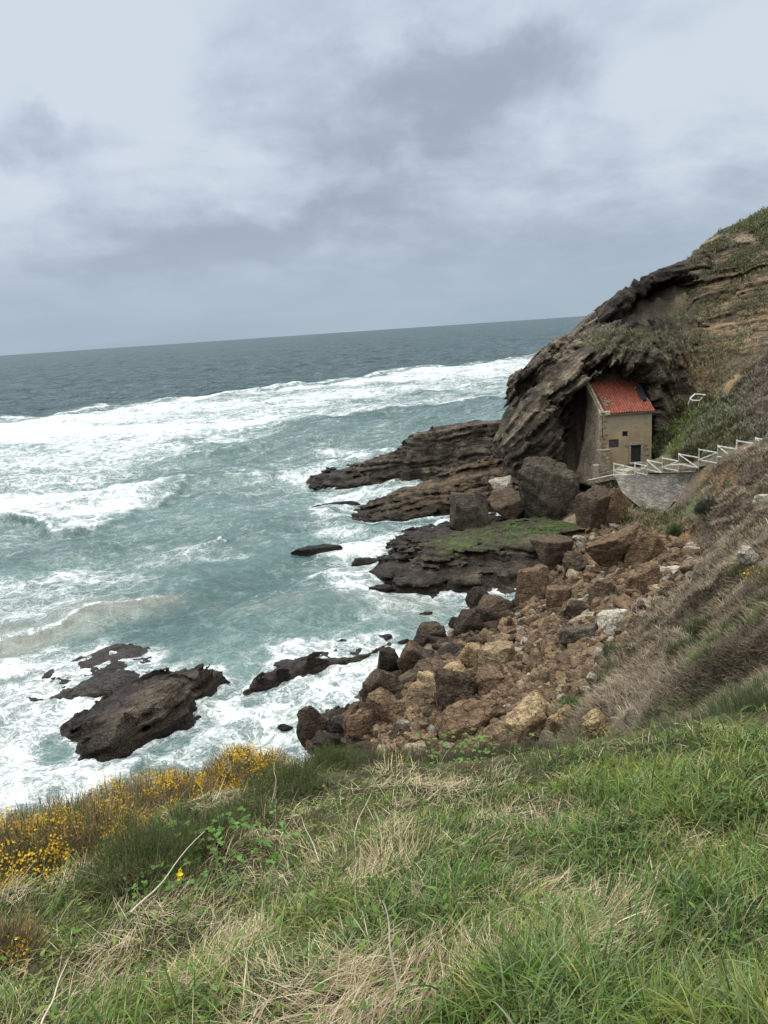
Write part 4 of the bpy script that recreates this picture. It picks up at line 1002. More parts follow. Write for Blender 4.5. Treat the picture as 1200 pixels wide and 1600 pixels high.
# path: a trodden ribbon behind the fence
pv = []; pc = np.array(bots); pc = np.r_[[[28.8, 87.5, 0]], pc]
for k, b_ in enumerate(pc):
    t_ = pc[min(k + 1, len(pc) - 1)] - pc[max(k - 1, 0)]; s_ = np.array([-t_[1], t_[0]]); s_ /= np.linalg.norm(s_[:2]); s_ = s_ if s_[0] > 0 else -s_
    for w_ in (.15, 1.5):
        q = b_[:2] + s_ * w_; pv.append((q[0], q[1], (b_[2] if k else 7.3) + .02))
pf = [[2 * k, 2 * k + 1, 2 * k + 3, 2 * k + 2] for k in range(len(pc) - 1)]
o = MB(); o.add(pv, pf); path = o.build('path', plain('trodden_earth', (.28, .23, .17), .95, .3, 3, .5)); sm = path.modifiers.new('s', 'SOLIDIFY'); sm.thickness = .5; sm.offset = 0
tag(path, 'earth path climbing from the chapel behind the white fence', 'path', kind='structure')

# ------------------------------------------------------------------ white frame lying on the slope
fc = hit(1090, 621, .3, 60, 110); fn = np.array([-.25, -.8, .55]); fn /= np.linalg.norm(fn); fc = fc + fn * 1.2
fp = [ray_plane(u, v, fc, fn) for u, v in ((1078, 622.5), (1086, 615.5), (1102, 616.5), (1093.5, 625.5), (1082, 625.5))]
mb = MB()
for a, b_ in zip(fp, fp[1:] + fp[:1]): mb.bar(a, b_, .09, .09)
cen = np.mean(fp, 0)
for a in (fp[0], fp[3]): mb.bar(a - (0, 0, .05), a - (0, -.4, .7), .06, .06, (1, 0, 0))
o = mb.build('metal_frame', M['alu']); o.data.transform(Matrix.Translation([-float(x) for x in cen])); o.location = cen
M['frame_white'] = plain('white_enamel', (.8, .8, .78), .5, .1, 5, 0); o.data.materials[0] = M['frame_white']
tag(o, 'white five sided outline frame standing on the slope above the fence', 'frame')
# ------------------------------------------------------------------ boulders
def ico(sub):
    import bmesh
    bm = bmesh.new(); bmesh.ops.create_icosphere(bm, subdivisions=sub, radius=1)
    bm.verts.ensure_lookup_table(); bm.verts.index_update()
    V = np.array([v.co for v in bm.verts]); Fc = np.array([[v.index for v in f.verts] for f in bm.faces]); bm.free()
    return V / np.linalg.norm(V, axis=1, keepdims=True), Fc
ICO = {k: ico(k) for k in (2, 3, 4, 5, 6)}
def boulder_shape(seed, sub=4, planes=11, rough=.62, sharp=60):
    r = np.random.default_rng(seed); D, Fc = ICO[sub]
    n = r.normal(size=(planes, 3)); n /= np.linalg.norm(n, axis=1, keepdims=True)
    n = np.r_[n, [[0, 0, 1], [0, 0, -1]]] + r.normal(size=(planes + 2, 3)) * .08
    n /= np.linalg.norm(n, axis=1, keepdims=True)
    hgt = r.uniform(.62, 1.0, planes + 2)
    q = np.maximum(D @ n.T, 1e-3) / hgt                      # 1/distance to each cutting plane
    rad = 1 / (q ** sharp).sum(1) ** (1 / sharp)
    rad = np.minimum(rad, 1.35)
    V = D * rad[:, None]
    o = seed * 3.7
    st = np.array(r.normal(size=3)); st /= np.linalg.norm(st)
    bed = np.tanh(2.5 * vnoise(((V @ st) * 3.4 + o)[:, None] + .4 * fbm(V * 1.6 + o, 2, 3)[:, None], seed)) * .035
    disp = fbm(V * 1.9 + o, 5, seed + 2) * .085 + ridged(V * 2.6 + o, 4, seed + 5) * .045 + fbm(V * 7 + o, 3, seed + 7) * .022 + bed
    V = V * (1 + rough * disp)[:, None]
    return V, Fc
def wet_paint(Vw): pass
BROWN = [(0, (.075, .054, .038)), (.3, (.145, .098, .06)), (.6, (.21, .14, .082)), (.85, (.27, .195, .12)), (1, (.33, .28, .21))]
M['boulder'] = rock_mat('boulder_rock', False, BROWN, 1.0, True, True)
DARK = [(0, (.035, .028, .024)), (.5, (.07, .05, .036)), (1, (.105, .075, .052))]
M['boulder_dark'] = rock_mat('dark_boulder_rock', False, DARK, 1.0, True, True)
M['boulder_tan'] = rock_mat('tan_boulder_rock', False, [(0, (.30, .215, .115)), (1, (.36, .265, .155))], 1.0, False, True)
M['boulder_pale'] = rock_mat('pale_stone', False, [(0, (.30, .27, .22)), (1, (.42, .38, .31))], 1.0, False, True)
M['boulder_brown'] = rock_mat('brown_boulder_rock', False, [(0, (.12, .078, .048)), (1, (.165, .11, .068))], 1.0, True, True)
M['boulder_grey'] = rock_mat('grey_brown_boulder_rock', False, [(0, (.08, .066, .05)), (1, (.11, .09, .068))], 1.0, True, True)
M['reef_black'] = rock_mat('black_reef_rock', False, [(0, (.035, .03, .027)), (1, (.05, .042, .036))], 1.0, True, True)
GROUP_OF = []
def big_boulder(u, v, w, h, seed, mat, label, dep=.75, rot=0., tilt=(0, 0), z=None, planes=11, sub=5, sink=.18, name='boulder', cat='boulder', y=None, r0=2.0, rough=.72, lift=0, sharp=56):
    """u,v: middle of its foot in the photo; w,h: its size there in photo pixels."""
    if y is not None: p = aty(u, v, y)
    else: p = atz(u, v, z) if z is not None else hit(u, v, 0, r0)
    dist = (p - (0, 0, H)) @ np.array([0, math.cos(PITCH), -math.sin(PITCH)])
    rw, rh = w / 2 * dist / F, h / 2 * dist / F / .93
    V, Fc = boulder_shape(seed, sub, planes + 2, rough, sharp)
    cr, sr_ = math.cos(rot), math.sin(rot); Rz = np.array([[cr, -sr_, 0], [sr_, cr, 0], [0, 0, 1]])
    ct, st_ = math.cos(tilt[0]), math.sin(tilt[0]); Ry = np.array([[ct, 0, st_], [0, 1, 0], [-st_, 0, ct]])
    V = V @ Rz.T; ext = V.max(0) - V.min(0); V = (V - (V.max(0) + V.min(0)) / 2) / ext * 2
    V = V * (rw, rw * dep, rh * (1 + sink)) @ Ry.T
    o = link(name, mesh_from(name, V, Fc), M[mat]); o.location = p + np.array([0, rw * dep * .75, rh * (1 - sink) + lift])
    tag(o, label, cat); PLACED.append((o.location[0], o.location[1], max(rw, rw * dep) * .8)); return o
PLACED = []
B = big_boulder
B(738, 834, 66, 62, 301, 'boulder_grey', 'dark angular block standing alone on the green shelf nearest the sea', .9, .4, z=1.3, planes=9)
B(858, 816, 106, 90, 302, 'boulder_grey', 'huge grey brown pointed boulder leaning below the left foot of the chapel', .8, .9, (.25, 0), z=2.2, sub=6, planes=9)
B(800, 816, 70, 44, 303, 'boulder_dark', 'low dark grey boulder wedged between the two largest boulders on the green shelf', .8, 1.7, z=1.8)
B(788, 772, 44, 24, 304, 'boulder_pale', 'cluster of pale tan rock perched on the dark ledge behind the pointed boulder', .7, 2.2, y=92.5, sub=4, sink=.3)
B(822, 770, 34, 22, 305, 'boulder', 'small brown lump beside the pale tan rock on the dark ledge', .8, .2, y=92, sub=4)
B(978, 893, 104, 56, 306, 'boulder_brown', 'very large brown boulder with a slanting flat face below the retaining wall', .8, .5, (-.3, 0), sub=6, planes=8)
B(1012, 886, 62, 52, 307, 'boulder_brown', 'tan brown block leaning against the right side of the slanting boulder', .8, 2.0, (.1, 0))
B(867, 890, 66, 44, 308, 'boulder_dark', 'black rounded boulder at the inner end of the green shelf', .8, 1.2)
B(905, 905, 46, 38, 309, 'boulder_dark', 'black boulder beneath the left edge of the slanting boulder', .8, 2.9)
B(835, 945, 70, 52, 310, 'boulder_brown', 'broad brown boulder at the inner corner of the surf channel', .7, .8, (-.2, 0), planes=9)
B(878, 960, 46, 40, 311, 'boulder_brown', 'brown boulder just inland of the broad boulder by the surf channel', .8, 1.9)
B(748, 950, 40, 30, 312, 'boulder_dark', 'small dark boulder standing in the foam in front of the green shelf', .8, .3, z=0, sub=4)
B(770, 982, 74, 42, 313, 'boulder_dark', 'dark wet boulder at the top of the beach beside the foam', .8, 1.1)
B(735, 1000, 50, 42, 314, 'boulder_dark', 'dark wet boulder with foam at its left foot', .8, 2.1)
B(672, 1015, 56, 36, 315, 'boulder_dark', 'low dark rock at the foam edge with white water behind it', .8, .7, z=0)
B(608, 1062, 40, 46, 316, 'boulder_dark', 'upright dark block standing in the surf at the left of the heap', .8, 1.5, z=0, planes=8)
B(655, 1062, 66, 52, 317, 'boulder_dark', 'dark brown boulder just right of the upright block in the surf', .8, 2.6)
B(492, 1172, 54, 64, 318, 'boulder_dark', 'pointed dark rock at the far left end of the boulder heap', .8, .2, (-.35, 0), z=0, planes=8)
B(528, 1170, 46, 44, 319, 'boulder_dark', 'dark brown rock next to the pointed rock at the left end', .8, 1.2, z=.3)
B(565, 1165, 60, 44, 320, 'boulder_brown', 'brown rock behind the yellow gorse at the left end of the heap', .8, 1.9)
B(612, 1140, 76, 54, 321, 'boulder_brown', 'rough dark brown boulder above the gorse tip, left of the pebble pocket', .8, .6, planes=12, sub=6)
B(600, 1110, 70, 60, 322, 'boulder_dark', 'dark weed covered rock facing the surf on the left of the heap', .8, 2.4)
B(716, 1122, 78, 62, 323, 'boulder_dark', 'craggy black brown boulder with a deep undercut in the middle foreground of the heap', .8, 1.0, (.3, 0), planes=9, sub=6, rough=1.4)
B(738, 1160, 116, 54, 324, 'boulder_brown', 'wide smooth brown slab boulder just above the grass edge', .7, .3, (-.15, 0), planes=8, sub=6)
B(776, 1096, 64, 38, 325, 'boulder_brown', 'brown block with flat top behind the wide smooth slab', .8, 2.0, sub=6, planes=9)
B(742, 1052, 46, 44, 326, 'boulder_tan', 'golden tan boulder with an upright face in the middle of the heap', .8, 1.3)
B(780, 1056, 62, 40, 327, 'boulder', 'brown boulder right of the golden upright boulder', .8, .8)
B(712, 1070, 40, 28, 328, 'boulder_tan', 'rounded golden stone left of the craggy black boulder', .9, .4, sub=4)
B(668, 1080, 30, 26, 329, 'boulder_tan', 'yellowish square stone in the pebble pocket', .9, 1.4, sub=4)
B(652, 1095, 32, 26, 330, 'boulder_tan', 'yellowish stone lowest in the pebble pocket', .9, 2.4, sub=4)
B(838, 1168, 92, 66, 331, 'boulder_tan', 'large golden slab boulder leaning at the top of the grass bank', .7, .5, (-.35, 0), y=33.5, planes=8, sub=6)
B(886, 1157, 50, 46, 332, 'boulder_tan', 'golden stone in the grass bank, middle of three', .7, 1.3, (-.4, 0), r0=14, planes=8)
B(936, 1162, 48, 42, 333, 'boulder_tan', 'pale golden stone in the grass, nearest the dry hillside', .7, 2.2, (-.4, 0), r0=13, planes=8)
B(910, 1016, 66, 30, 334, 'boulder_grey', 'flat grey slab lying along the foot of the dry hillside', .6, .2, (-.1, 0), planes=8)
B(962, 985, 60, 26, 335, 'boulder_pale', 'long pale slab at the upper edge of the heap by the dry hillside', .6, .4, (-.2, 0), planes=8)
B(905, 972, 50, 32, 336, 'boulder', 'brown boulder below the black boulders in the upper heap', .8, 1.8)
B(947, 945, 46, 34, 337, 'boulder', 'wide brown boulder under the slanting boulder', .8, 2.7)
B(1010, 930, 64, 36, 338, 'boulder_brown', 'wedge shaped brown boulder among pale stones at the upper right of the heap', .7, .9, (-.4, 0), planes=8)
B(1045, 912, 26, 24, 339, 'boulder_pale', 'round pale grey stone above the wedge shaped boulder', .9, .3, sub=4)
B(1060, 905, 30, 16, 340, 'boulder_pale', 'flat white stone near the top right of the heap', .9, 1.3, sub=4)
# reefs in the open water
B(495, 868, 83, 12, 351, 'reef_black', 'long low black rock awash left of the green shelf', 0.27, .1, z=-.1, sink=.6, name='sea_rock', cat='sea rock')
B(523, 795, 81, 8, 352, 'reef_black', 'thin black reef off the tip of the middle ledge', 0.30, .1, z=-.1, sink=.7, name='sea_rock', cat='sea rock')
B(519, 809, 34, 4, 353, 'reef_black', 'tiny black reef just below the thin reef off the middle ledge', 0.36, .4, z=-.1, sink=.7, sub=4, name='sea_rock', cat='sea rock')
B(570, 884, 43, 10, 354, 'reef_black', 'flat dark rock touching the seaward tip of the green shelf', 0.36, .2, z=-.1, sink=.5, name='sea_rock', cat='sea rock')
B(600, 876, 24, 7, 355, 'reef_black', 'small dark knob between the flat rock and the green shelf', 0.48, .5, z=-.1, sink=.5, sub=4, name='sea_rock', cat='sea rock')
B(596, 929, 39, 12, 356, 'reef_black', 'dark rock in white foam below the tip of the green shelf', 0.42, .8, z=-.1, sink=.4, name='sea_rock', cat='sea rock')
B(516, 903, 26, 6, 357, 'reef_black', 'half drowned rock in lacy foam midway along the bay', .7, 1.1, z=-.1, sink=.6, sub=4, name='sea_rock', cat='sea rock')
B(666, 965, 24, 7, 358, 'reef_black', 'little dark rock in the foam channel before the beach', 0.42, .3, z=-.1, sink=.5, sub=4, name='sea_rock', cat='sea rock')
B(445, 1141, 26, 8, 359, 'reef_black', 'small black rock alone in the white surf left of the pointed rock', 0.42, .6, z=-.05, sink=.4, sub=4, name='sea_rock', cat='sea rock')
B(478, 1118, 15, 4, 360, 'reef_black', 'tiny dark rock in the surf behind the small black rock', 0.42, .6, z=-.05, sink=.4, sub=4, name='sea_rock', cat='sea rock')
B(632, 1006, 22, 7, 361, 'reef_black', 'dark rock with water pouring round it at the end of the long black rock', 0.42, .6, z=-.05, sink=.4, sub=4, name='sea_rock', cat='sea rock')
# stones on the hillside
B(1172, 876, 36, 18, 371, 'boulder_pale', 'pale stone bedded in the dry grass high on the hillside', .7, .6, y=30, sub=4, sink=.4)
B(1196, 790, 34, 16, 372, 'boulder_pale', 'grey stone slab in the dry grass below the fence', .7, .6, y=47, sub=4, sink=.4)

B(932, 832, 62, 64, 381, 'boulder_dark', 'tall brown rock outcrop with an orange stained face under the forecourt of the chapel', .8, .5, planes=9, sub=6, name='rock_outcrop', cat='outcrop')
B(968, 820, 44, 54, 382, 'boulder_brown', 'square rock pillar beside the left edge of the retaining wall', .8, 1.5, planes=8, sub=6, name='rock_outcrop', cat='outcrop')
# the heap: every boulder an object, largest first
VAR = [mesh_from('boulder', *boulder_shape(400 + k, 4, 9 + k % 5)) for k in range(14)]
SMALL = [boulder_shape(500 + k, 2, 8, .5, 60) for k in range(10)]
heap = [(478, 1172), (505, 1125), (570, 1105), (640, 1045), (700, 1005), (735, 965), (762, 935), (830, 935), (880, 885), (900, 850), (955, 822), (1010, 835), (1090, 862), (1092, 885), (1010, 965), (962, 1032), (922, 1082), (865, 1140), (820, 1178), (600, 1190)]
zones_ = [([(478, 1172), (505, 1125), (570, 1105), (640, 1045), (700, 1005), (735, 965), (762, 935), (800, 960), (760, 1010), (690, 1060), (640, 1120), (600, 1190)], 'boulder_dark', 'dark wet boulder along the seaward edge of the heap', 'dark boulders at the water edge', 75, (.4, 1.15)),
          ([(640, 1120), (690, 1060), (760, 1010), (850, 985), (960, 1000), (922, 1082), (865, 1140), (820, 1178), (640, 1185)], 'boulder', 'brown or tan boulder in the lower part of the heap above the grass', 'boulders in the lower heap', 135, (.3, .9)),
          ([(800, 960), (830, 935), (880, 885), (900, 850), (955, 822), (1010, 835), (1090, 862), (1092, 885), (1010, 965), (965, 1000), (850, 985)], 'boulder', 'brown boulder in the upper part of the heap below the retaining wall', 'boulders in the upper heap', 120, (.32, 1.0))]
for poly, mt, lab, grp, cnt, (s0, s1) in zones_:
    cand = scatter_uv(poly, cnt * 14); pts = hits(cand, 25, 90, 700); n_ok = 0
    sizes = np.sort(s0 + (s1 - s0) * rng.random(cnt) ** 2.2)[::-1]; ci = 0
    for sz in sizes:
        while ci < len(pts):
            p = pts[ci]; ci += 1
            if all((p[0] - a) ** 2 + (p[1] - b_) ** 2 > (.62 * (sz + r_)) ** 2 for a, b_, r_ in PLACED): break
        else: break
        o = bpy.data.objects.new('boulder', VAR[int(rng.integers(len(VAR)))]); col.objects.link(o)
        if len(o.data.materials) == 0: o.data.materials.append(M[mt])
        if o.data.materials[0] != M[mt]: o.material_slots[0].link = 'OBJECT'; o.material_slots[0].material = M[mt]
        o.location = p + np.array([0, 0, sz * rng.uniform(.1, .42)]); o.rotation_euler = rng.uniform(-.5, .5, 2).tolist() + [rng.uniform(0, 6.28)]
        o.scale = sz * rng.uniform(.75, 1.3), sz * rng.uniform(.7, 1.1), sz * rng.uniform(.5, .85)
        tag(o, lab, 'boulder', grp); PLACED.append((p[0], p[1], sz * .8)); n_ok += 1
# the small stones between them, beyond counting
cand = scatter_uv(heap, 8200); pts = hits(cand, 25, 90, 700)
sv, sf, sc_, nb = [], [], [], 0
for p in pts:
    V, Fc = SMALL[int(rng.integers(10))]; sz = .10 + .46 * rng.random() ** 2.6
    q = np.linalg.qr(rng.normal(size=(3, 3)))[0]
    Vw = (V * (1.2, .9, .7)) @ q.T * sz + p + (0, 0, sz * .45 + .12)
    sv.append(Vw); sf.append(Fc + nb); nb += len(Vw)
    pale = sstep(-1, 9, p[0] * .35 + rng.normal() * 3 + (p[1] - 48) * .1 + p[2])
    t = rng.random(); cc_ = np.array([.075, .052, .035]) * (1 - t) + np.array([.225, .152, .092]) * t
    if rng.random() < .11 * pale: cc_ = np.array([.28, .25, .205]) * rng.uniform(.7, 1.2)
    sc_.append(np.tile(cc_, (len(Vw), 1)))
me = mesh_from('rubble', np.concatenate(sv), np.concatenate(sf), False); attr(me, 'paint', np.concatenate(sc_))
M['rubble_stone'] = rock_mat('small_stone', True, None, 1.6)
tag(link('rubble', me, M['rubble_stone']), 'small tan and grey stones filling the gaps of the boulder heap', 'stones', kind='stuff')
# ------------------------------------------------------------------ leaves and blades
def plant_mat(name, rough=.7, trans=.25, gloss=.08):
    m = bpy.data.materials.new(name); m.use_nodes = True; nt = m.node_tree; nt.nodes.clear(); g = G(nt)
    o = g.n('OutputMaterial'); b = g.n('BsdfPrincipled'); t = g.n('BsdfTranslucent'); mx = g.n('MixShader'); mx.inputs[0].default_value = trans
    c = g.attr('paint', 'c'); g.put(b.inputs['Base Color'], c); g.put(t.inputs[0], c); b.inputs['Roughness'].default_value = rough; b.inputs['Specular IOR Level'].default_value = gloss
    nt.links.new(b.outputs[0], mx.inputs[1]); nt.links.new(t.outputs[0], mx.inputs[2]); nt.links.new(mx.outputs[0], o.inputs[0]); return m
M['blade'] = plant_mat('grass_blade'); M['straw'] = plant_mat('dry_straw', .85, .12, .04); M['leafy'] = plant_mat('leaf', .65, .25, .1); M['petal'] = plant_mat('petal', .6, .3, .2)
def blades(base, L, wid, az, a0, a1, color, seg=3, twist=None, tipfade=.0):
    """ribbons: start leaning a0 from the vertical and bend to a1, towards compass direction az"""
    n = len(base); t = np.linspace(0, 1, seg + 1); dx, dy = np.sin(az), np.cos(az)
    tw = rng.uniform(-.9, .9, n) if twist is None else twist
    sx_, sy_ = np.cos(az + tw), -np.sin(az + tw)
    P = np.array(base, float); V = np.empty((n, seg + 1, 2, 3), np.float32)
    for k in range(seg + 1):
        w_ = wid * (1 - t[k] ** 2.2 * .97) * (.75 + .25 * min(1, t[k] * 4)) / 2
        V[:, k, 0] = np.c_[P[:, 0] - sx_ * w_, P[:, 1] - sy_ * w_, P[:, 2]]; V[:, k, 1] = np.c_[P[:, 0] + sx_ * w_, P[:, 1] + sy_ * w_, P[:, 2]]
        if k < seg:
            a = a0 + (a1 - a0) * (k + .5) / seg; st = L / seg
            P = P + np.c_[np.sin(a) * dx * st, np.sin(a) * dy * st, np.cos(a) * st]
    o = np.arange(n)[:, None, None] * (seg + 1) * 2; k = np.arange(seg)[None, :, None] * 2
    Fq = (o + k + np.array([0, 1, 3, 2])[None, None]).reshape(-1, 4)
    col_ = np.repeat(np.asarray(color, np.float32), (seg + 1) * 2, 0).reshape(n, seg + 1, 2, 3).copy()
    return V.reshape(-1, 3), Fq, col_.reshape(-1, 3)
def join(parts):
    n = 0; Vs, Fs, Cs = [], [], []
    for V, Fq, c in parts: Vs.append(V); Fs.append(Fq + n); Cs.append(c); n += len(V)
    return np.concatenate(Vs), np.concatenate(Fs), np.concatenate(Cs)
def plant_obj(name, VFC, mat, parent=None, origin=None):
    V, Fq, c = VFC
    if origin is not None: V = V - np.asarray(origin, np.float32)
    me = mesh_from(name, V, Fq); attr(me, 'paint', c); o = link(name, me, mat)
    if parent is not None: o.parent = parent
    elif origin is not None: o.location = origin
    return o
def pick(cols, n, jit=.2):
    C = np.array(cols, float); i = rng.integers(0, len(C), n); f = rng.random(n)[:, None]
    c = C[i] * f + C[rng.integers(0, len(C), n)] * (1 - f)
    return np.clip(c * rng.uniform(1 - jit, 1 + jit, (n, 1)) * rng.uniform(.94, 1.06, (n, 3)), 0, 1)
def slope_dir(P, e=.4):                                   # compass direction that falls away
    gx_ = (Tf(P[:, :2] + [e, 0]) - Tf(P[:, :2] - [e, 0])); gy_ = (Tf(P[:, :2] + [0, e]) - Tf(P[:, :2] - [0, e]))
    return np.arctan2(-gx_, -gy_)
def Tt(xy): z = Tf(xy); return z + tussock(np.asarray(xy, float), z)

# dry grass and bracken matted over the hillside above the cove
hill_poly = [(850, 1175), (905, 1080), (945, 1030), (1005, 955), (1060, 905), (1095, 880), (1080, 850), (1035, 812), (1062, 775), (1085, 752), (1110, 735), (1150, 722), (1240, 690), (1240, 1140), (1100, 1150), (960, 1190)]
uv = scatter_uv(hill_poly, 95000); P = hits(uv, 9, 75, 700); P = P[~np.isnan(P[:, 0]) & (np.hypot(P[:, 0], P[:, 1]) > 10.5)]
P[:, 2] = Tt(P[:, :2]) - .03
cpaint, grn = slope_paint(P, None)
uvp, _ = project(P); n = len(P); dist = np.hypot(P[:, 0], P[:, 1])
lump = fbm(np.c_[P[:, 0] * .9 + P[:, 1] * .5, P[:, 1] * .25 - P[:, 0] * .2] * 1.3, 3, 401)
isg = (rng.random(n) < grn * .9)
az = slope_dir(P, 1.5) + rng.normal(0, 1.15, n) + .9 * lump
L = np.where(isg, rng.uniform(.18, .42, n), rng.uniform(.18, .55, n)) * np.clip(.45 + dist / 40, .5, 1.15)
wd = np.clip(dist * .0011, .009, .05) * rng.uniform(.6, 1.2, n)
dryc = pick([(.15, .118, .085), (.215, .17, .128), (.18, .145, .112), (.115, .09, .06), (.29, .235, .165)], n, .3) * (1 + .5 * lump[:, None])
grc = pick([(.075, .10, .04), (.10, .13, .05), (.13, .15, .07), (.06, .08, .04)], n, .25)
bright = zone(uvp, np.ones(n), [(1075, 1045), (1125, 985), (1195, 935), (1215, 960), (1135, 1010), (1088, 1050)], 12)
grc = grc * (1 - bright[:, None] * .8) + np.array([.10, .22, .045]) * bright[:, None] * .8
colr = np.where(isg[:, None], grc, dryc)
hill = plant_obj('dry_grass', blades(P, L, wd, az, rng.uniform(.1, .9, n), rng.uniform(1.0, 2.1, n), colr, 3), M['straw'])
tag(hill, 'matted brown dry grass and bracken combed down the hillside above the cove', 'dry grass', kind='stuff')

# scrub and turf on the headland
fc = headQ; cen = headV[fc].mean(1); nv = headN[fc].mean(1); vg = headveg[fc].mean(1)
uvc, zc = project(cen); ok = (vg > .32) & (nv[:, 2] > .05) & (uvc[:, 0] > 760) & (uvc[:, 0] < 1240) & (cen[:, 2] > 4) & ((nv * (cen - [0, 0, H])).sum(1) < 0)
idx = np.where(ok)[0]; idx = idx[rng.random(len(idx)) < np.clip(vg[idx], 0, 1)]
idx = rng.permutation(idx)[:16000]
gP = cen[idx]; gp2 = hits(scatter_uv([(1015, 705), (1045, 652), (1085, 632), (1135, 614), (1230, 535), (1230, 690), (1150, 712), (1080, 725)], 15000), 55, 110, 500); gp2 = gp2[~np.isnan(gp2[:, 0])]; gp2[:, 2] = Tt(gp2[:, :2])
_pl = np.array([b_[:2] for b_ in bots]); _q = np.concatenate([_pl[i] + (_pl[i + 1] - _pl[i]) * t_ for i in range(len(_pl) - 1) for t_ in np.linspace(0, 1, 5)[:, None]]).reshape(-1, 2)
gp2 = gp2[(((gp2[:, None, :2] - _q[None]) ** 2).sum(-1).min(1) > 1.6 ** 2)]
gp3 = hits(scatter_uv([(905, 775), (960, 750), (985, 790), (1035, 806), (1075, 790), (1062, 845), (1000, 842), (905, 832)], 1500), 50, 100, 500); gp3 = gp3[~np.isnan(gp3[:, 0])]; gp3[:, 2] = Tt(gp3[:, :2])
S = np.r_[gP, gp2, gp3]; n = len(S)
k = 4; P = np.repeat(S, k, 0) + rng.normal(0, .14, (n * k, 3)); n2_ = fbm(S * .6, 3, 411); n3_ = fbm(S * .16, 3, 415)
cs = mixc(np.tile([.115, .11, .055], (n, 1)), [.145, .15, .09], sstep(-.1, .35, n3_ + .5 * n2_)); uvs, _ = project(S)
fresh = zone(uvs, np.ones(n), [(1015, 705), (1040, 645), (1080, 612), (1092, 640), (1065, 700), (1025, 715)], 14)
cs = mixc(cs, [.13, .185, .05], fresh * sstep(-.4, .3, n2_)); purp = zone(uvs, np.ones(n), [(1150, 560), (1230, 520), (1230, 690), (1170, 690)], 25)
cs = mixc(cs, [.20, .165, .145], purp * .8); turf = zone(uvs, np.ones(n), [(1090, 420), (1100, 350), (1230, 300), (1230, 420)], 14); cs = mixc(cs, [.15, .155, .08], turf * .7)
cc_ = np.repeat(cs, k, 0) * rng.uniform(.65, 1.35, (n * k, 1))
scrub = plant_obj('scrub', blades(P, rng.uniform(.22, .55, n * k), rng.uniform(.06, .15, n * k), rng.uniform(0, 6.28, n * k), rng.uniform(.1, .8, n * k), rng.uniform(.6, 1.5, n * k), cc_, 2), M['leafy'])
tag(scrub, 'low grey green scrub and turf clinging to the headland and the slope above the fence', 'scrub', kind='stuff')
# ------------------------------------------------------------------ grass of the viewpoint
fg_poly = [(-160, 1300), (0, 1270), (150, 1270), (330, 1215), (440, 1195), (640, 1160), (850, 1140), (1000, 1120), (1100, 1100), (1360, 1060), (1360, 1900), (-160, 1900)]
def near_sample(n, poly, power=.8):
    uv = scatter_uv(poly, int(n * 1.6)); keep = rng.random(len(uv)) < np.clip(1.12 - power * np.clip((uv[:, 1] - 1200) / 480, 0, 1), .16, 1)
    P = hits(uv[keep], .6, 15, 420); P = P[~np.isnan(P[:, 0])]; P = P[np.hypot(P[:, 0], P[:, 1]) > .75][:n]
    m = int(n * .8); a = rng.uniform(-1.6, 1.7, m * 3); r_ = rng.uniform(.8, 8.5, m * 3); Q = np.c_[np.sin(a) * r_, np.cos(a) * r_, 0 * r_]   # and to both sides of the view
    Q[:, 2] = Tt(Q[:, :2]); uv, zc = project(Q); Q = Q[((zc < .2) | (poly_sd(uv, np.array(poly, float)) > 0)) & (Q[:, 1] < 8)][:m]
    P = np.concatenate([P, Q]); P[:, 2] = Tt(P[:, :2]) - .015; return P
def straw_mask(P):
    uv, zc = project(P); o = np.ones(len(P)); uv = uv + np.c_[fbm(P * 1.3, 2, 431), fbm(P * 1.3, 2, 433)] * 40
    z_ = lambda poly, s: zone(uv, o, poly, s)
    m = np.maximum.reduce([.5 * z_([(230, 1290), (640, 1240), (700, 1300), (640, 1430), (380, 1440), (240, 1380)], 45), .55 * z_([(-80, 1490), (300, 1400), (420, 1480), (330, 1530), (60, 1560), (-80, 1560)], 35),
        .85 * z_([(330, 1560), (600, 1500), (860, 1480), (1010, 1440), (1060, 1490), (900, 1540), (760, 1560), (560, 1640), (300, 1660)], 30), .45 * z_([(-60, 1330), (150, 1350), (260, 1400), (120, 1440), (-60, 1450)], 35),
        .8 * z_([(640, 1420), (850, 1390), (1000, 1420), (860, 1450), (660, 1460)], 25), .7 * z_([(560, 1190), (700, 1200), (760, 1280), (620, 1290)], 30)])
    return np.clip(m * .74 + .42 * fbm(P[:, :2] * 3.0, 3, 441) + .06, 0, 1)
def lush(P):
    uv, zc = project(P); o = np.ones(len(P)); z_ = lambda poly, s: zone(uv, o, poly, s)
    return np.maximum.reduce([z_([(740, 1500), (1300, 1330), (1360, 1900), (640, 1900), (700, 1600)], 60), .8 * z_([(520, 1400), (720, 1390), (740, 1470), (560, 1490)], 40), .6 * z_([(900, 1180), (1360, 1120), (1360, 1330), (900, 1330)], 60)])
P = near_sample(110000, fg_poly); sm_ = straw_mask(P); lu = lush(P); n0 = len(P)
P = P[rng.random(n0) > sm_ * .62]; lu = lush(P); n = len(P); dist = np.hypot(P[:, 0], P[:, 1])
clump = fbm(P[:, :2] * 3.1, 3, 451); wind = fbm(P[:, :2] * .8, 2, 455)
L = rng.uniform(.045, .145, n) * (1 + .75 * lu + .5 * np.clip(clump, -.6, 1)); wd = rng.uniform(.003, .0085, n) * (1 + .5 * lu) * np.clip(.85 + dist / 14, .9, 1.5)
az = 2.2 + 1.4 * wind + 1.2 * clump + rng.normal(0, 1.4, n); a0 = np.abs(rng.normal(.35, .35, n)); a1 = a0 + rng.uniform(.3, 2.0, n)
cg = pick([(.085, .145, .028), (.12, .185, .035), (.15, .215, .05), (.06, .105, .022), (.19, .225, .08), (.14, .20, .09)], n, .25)
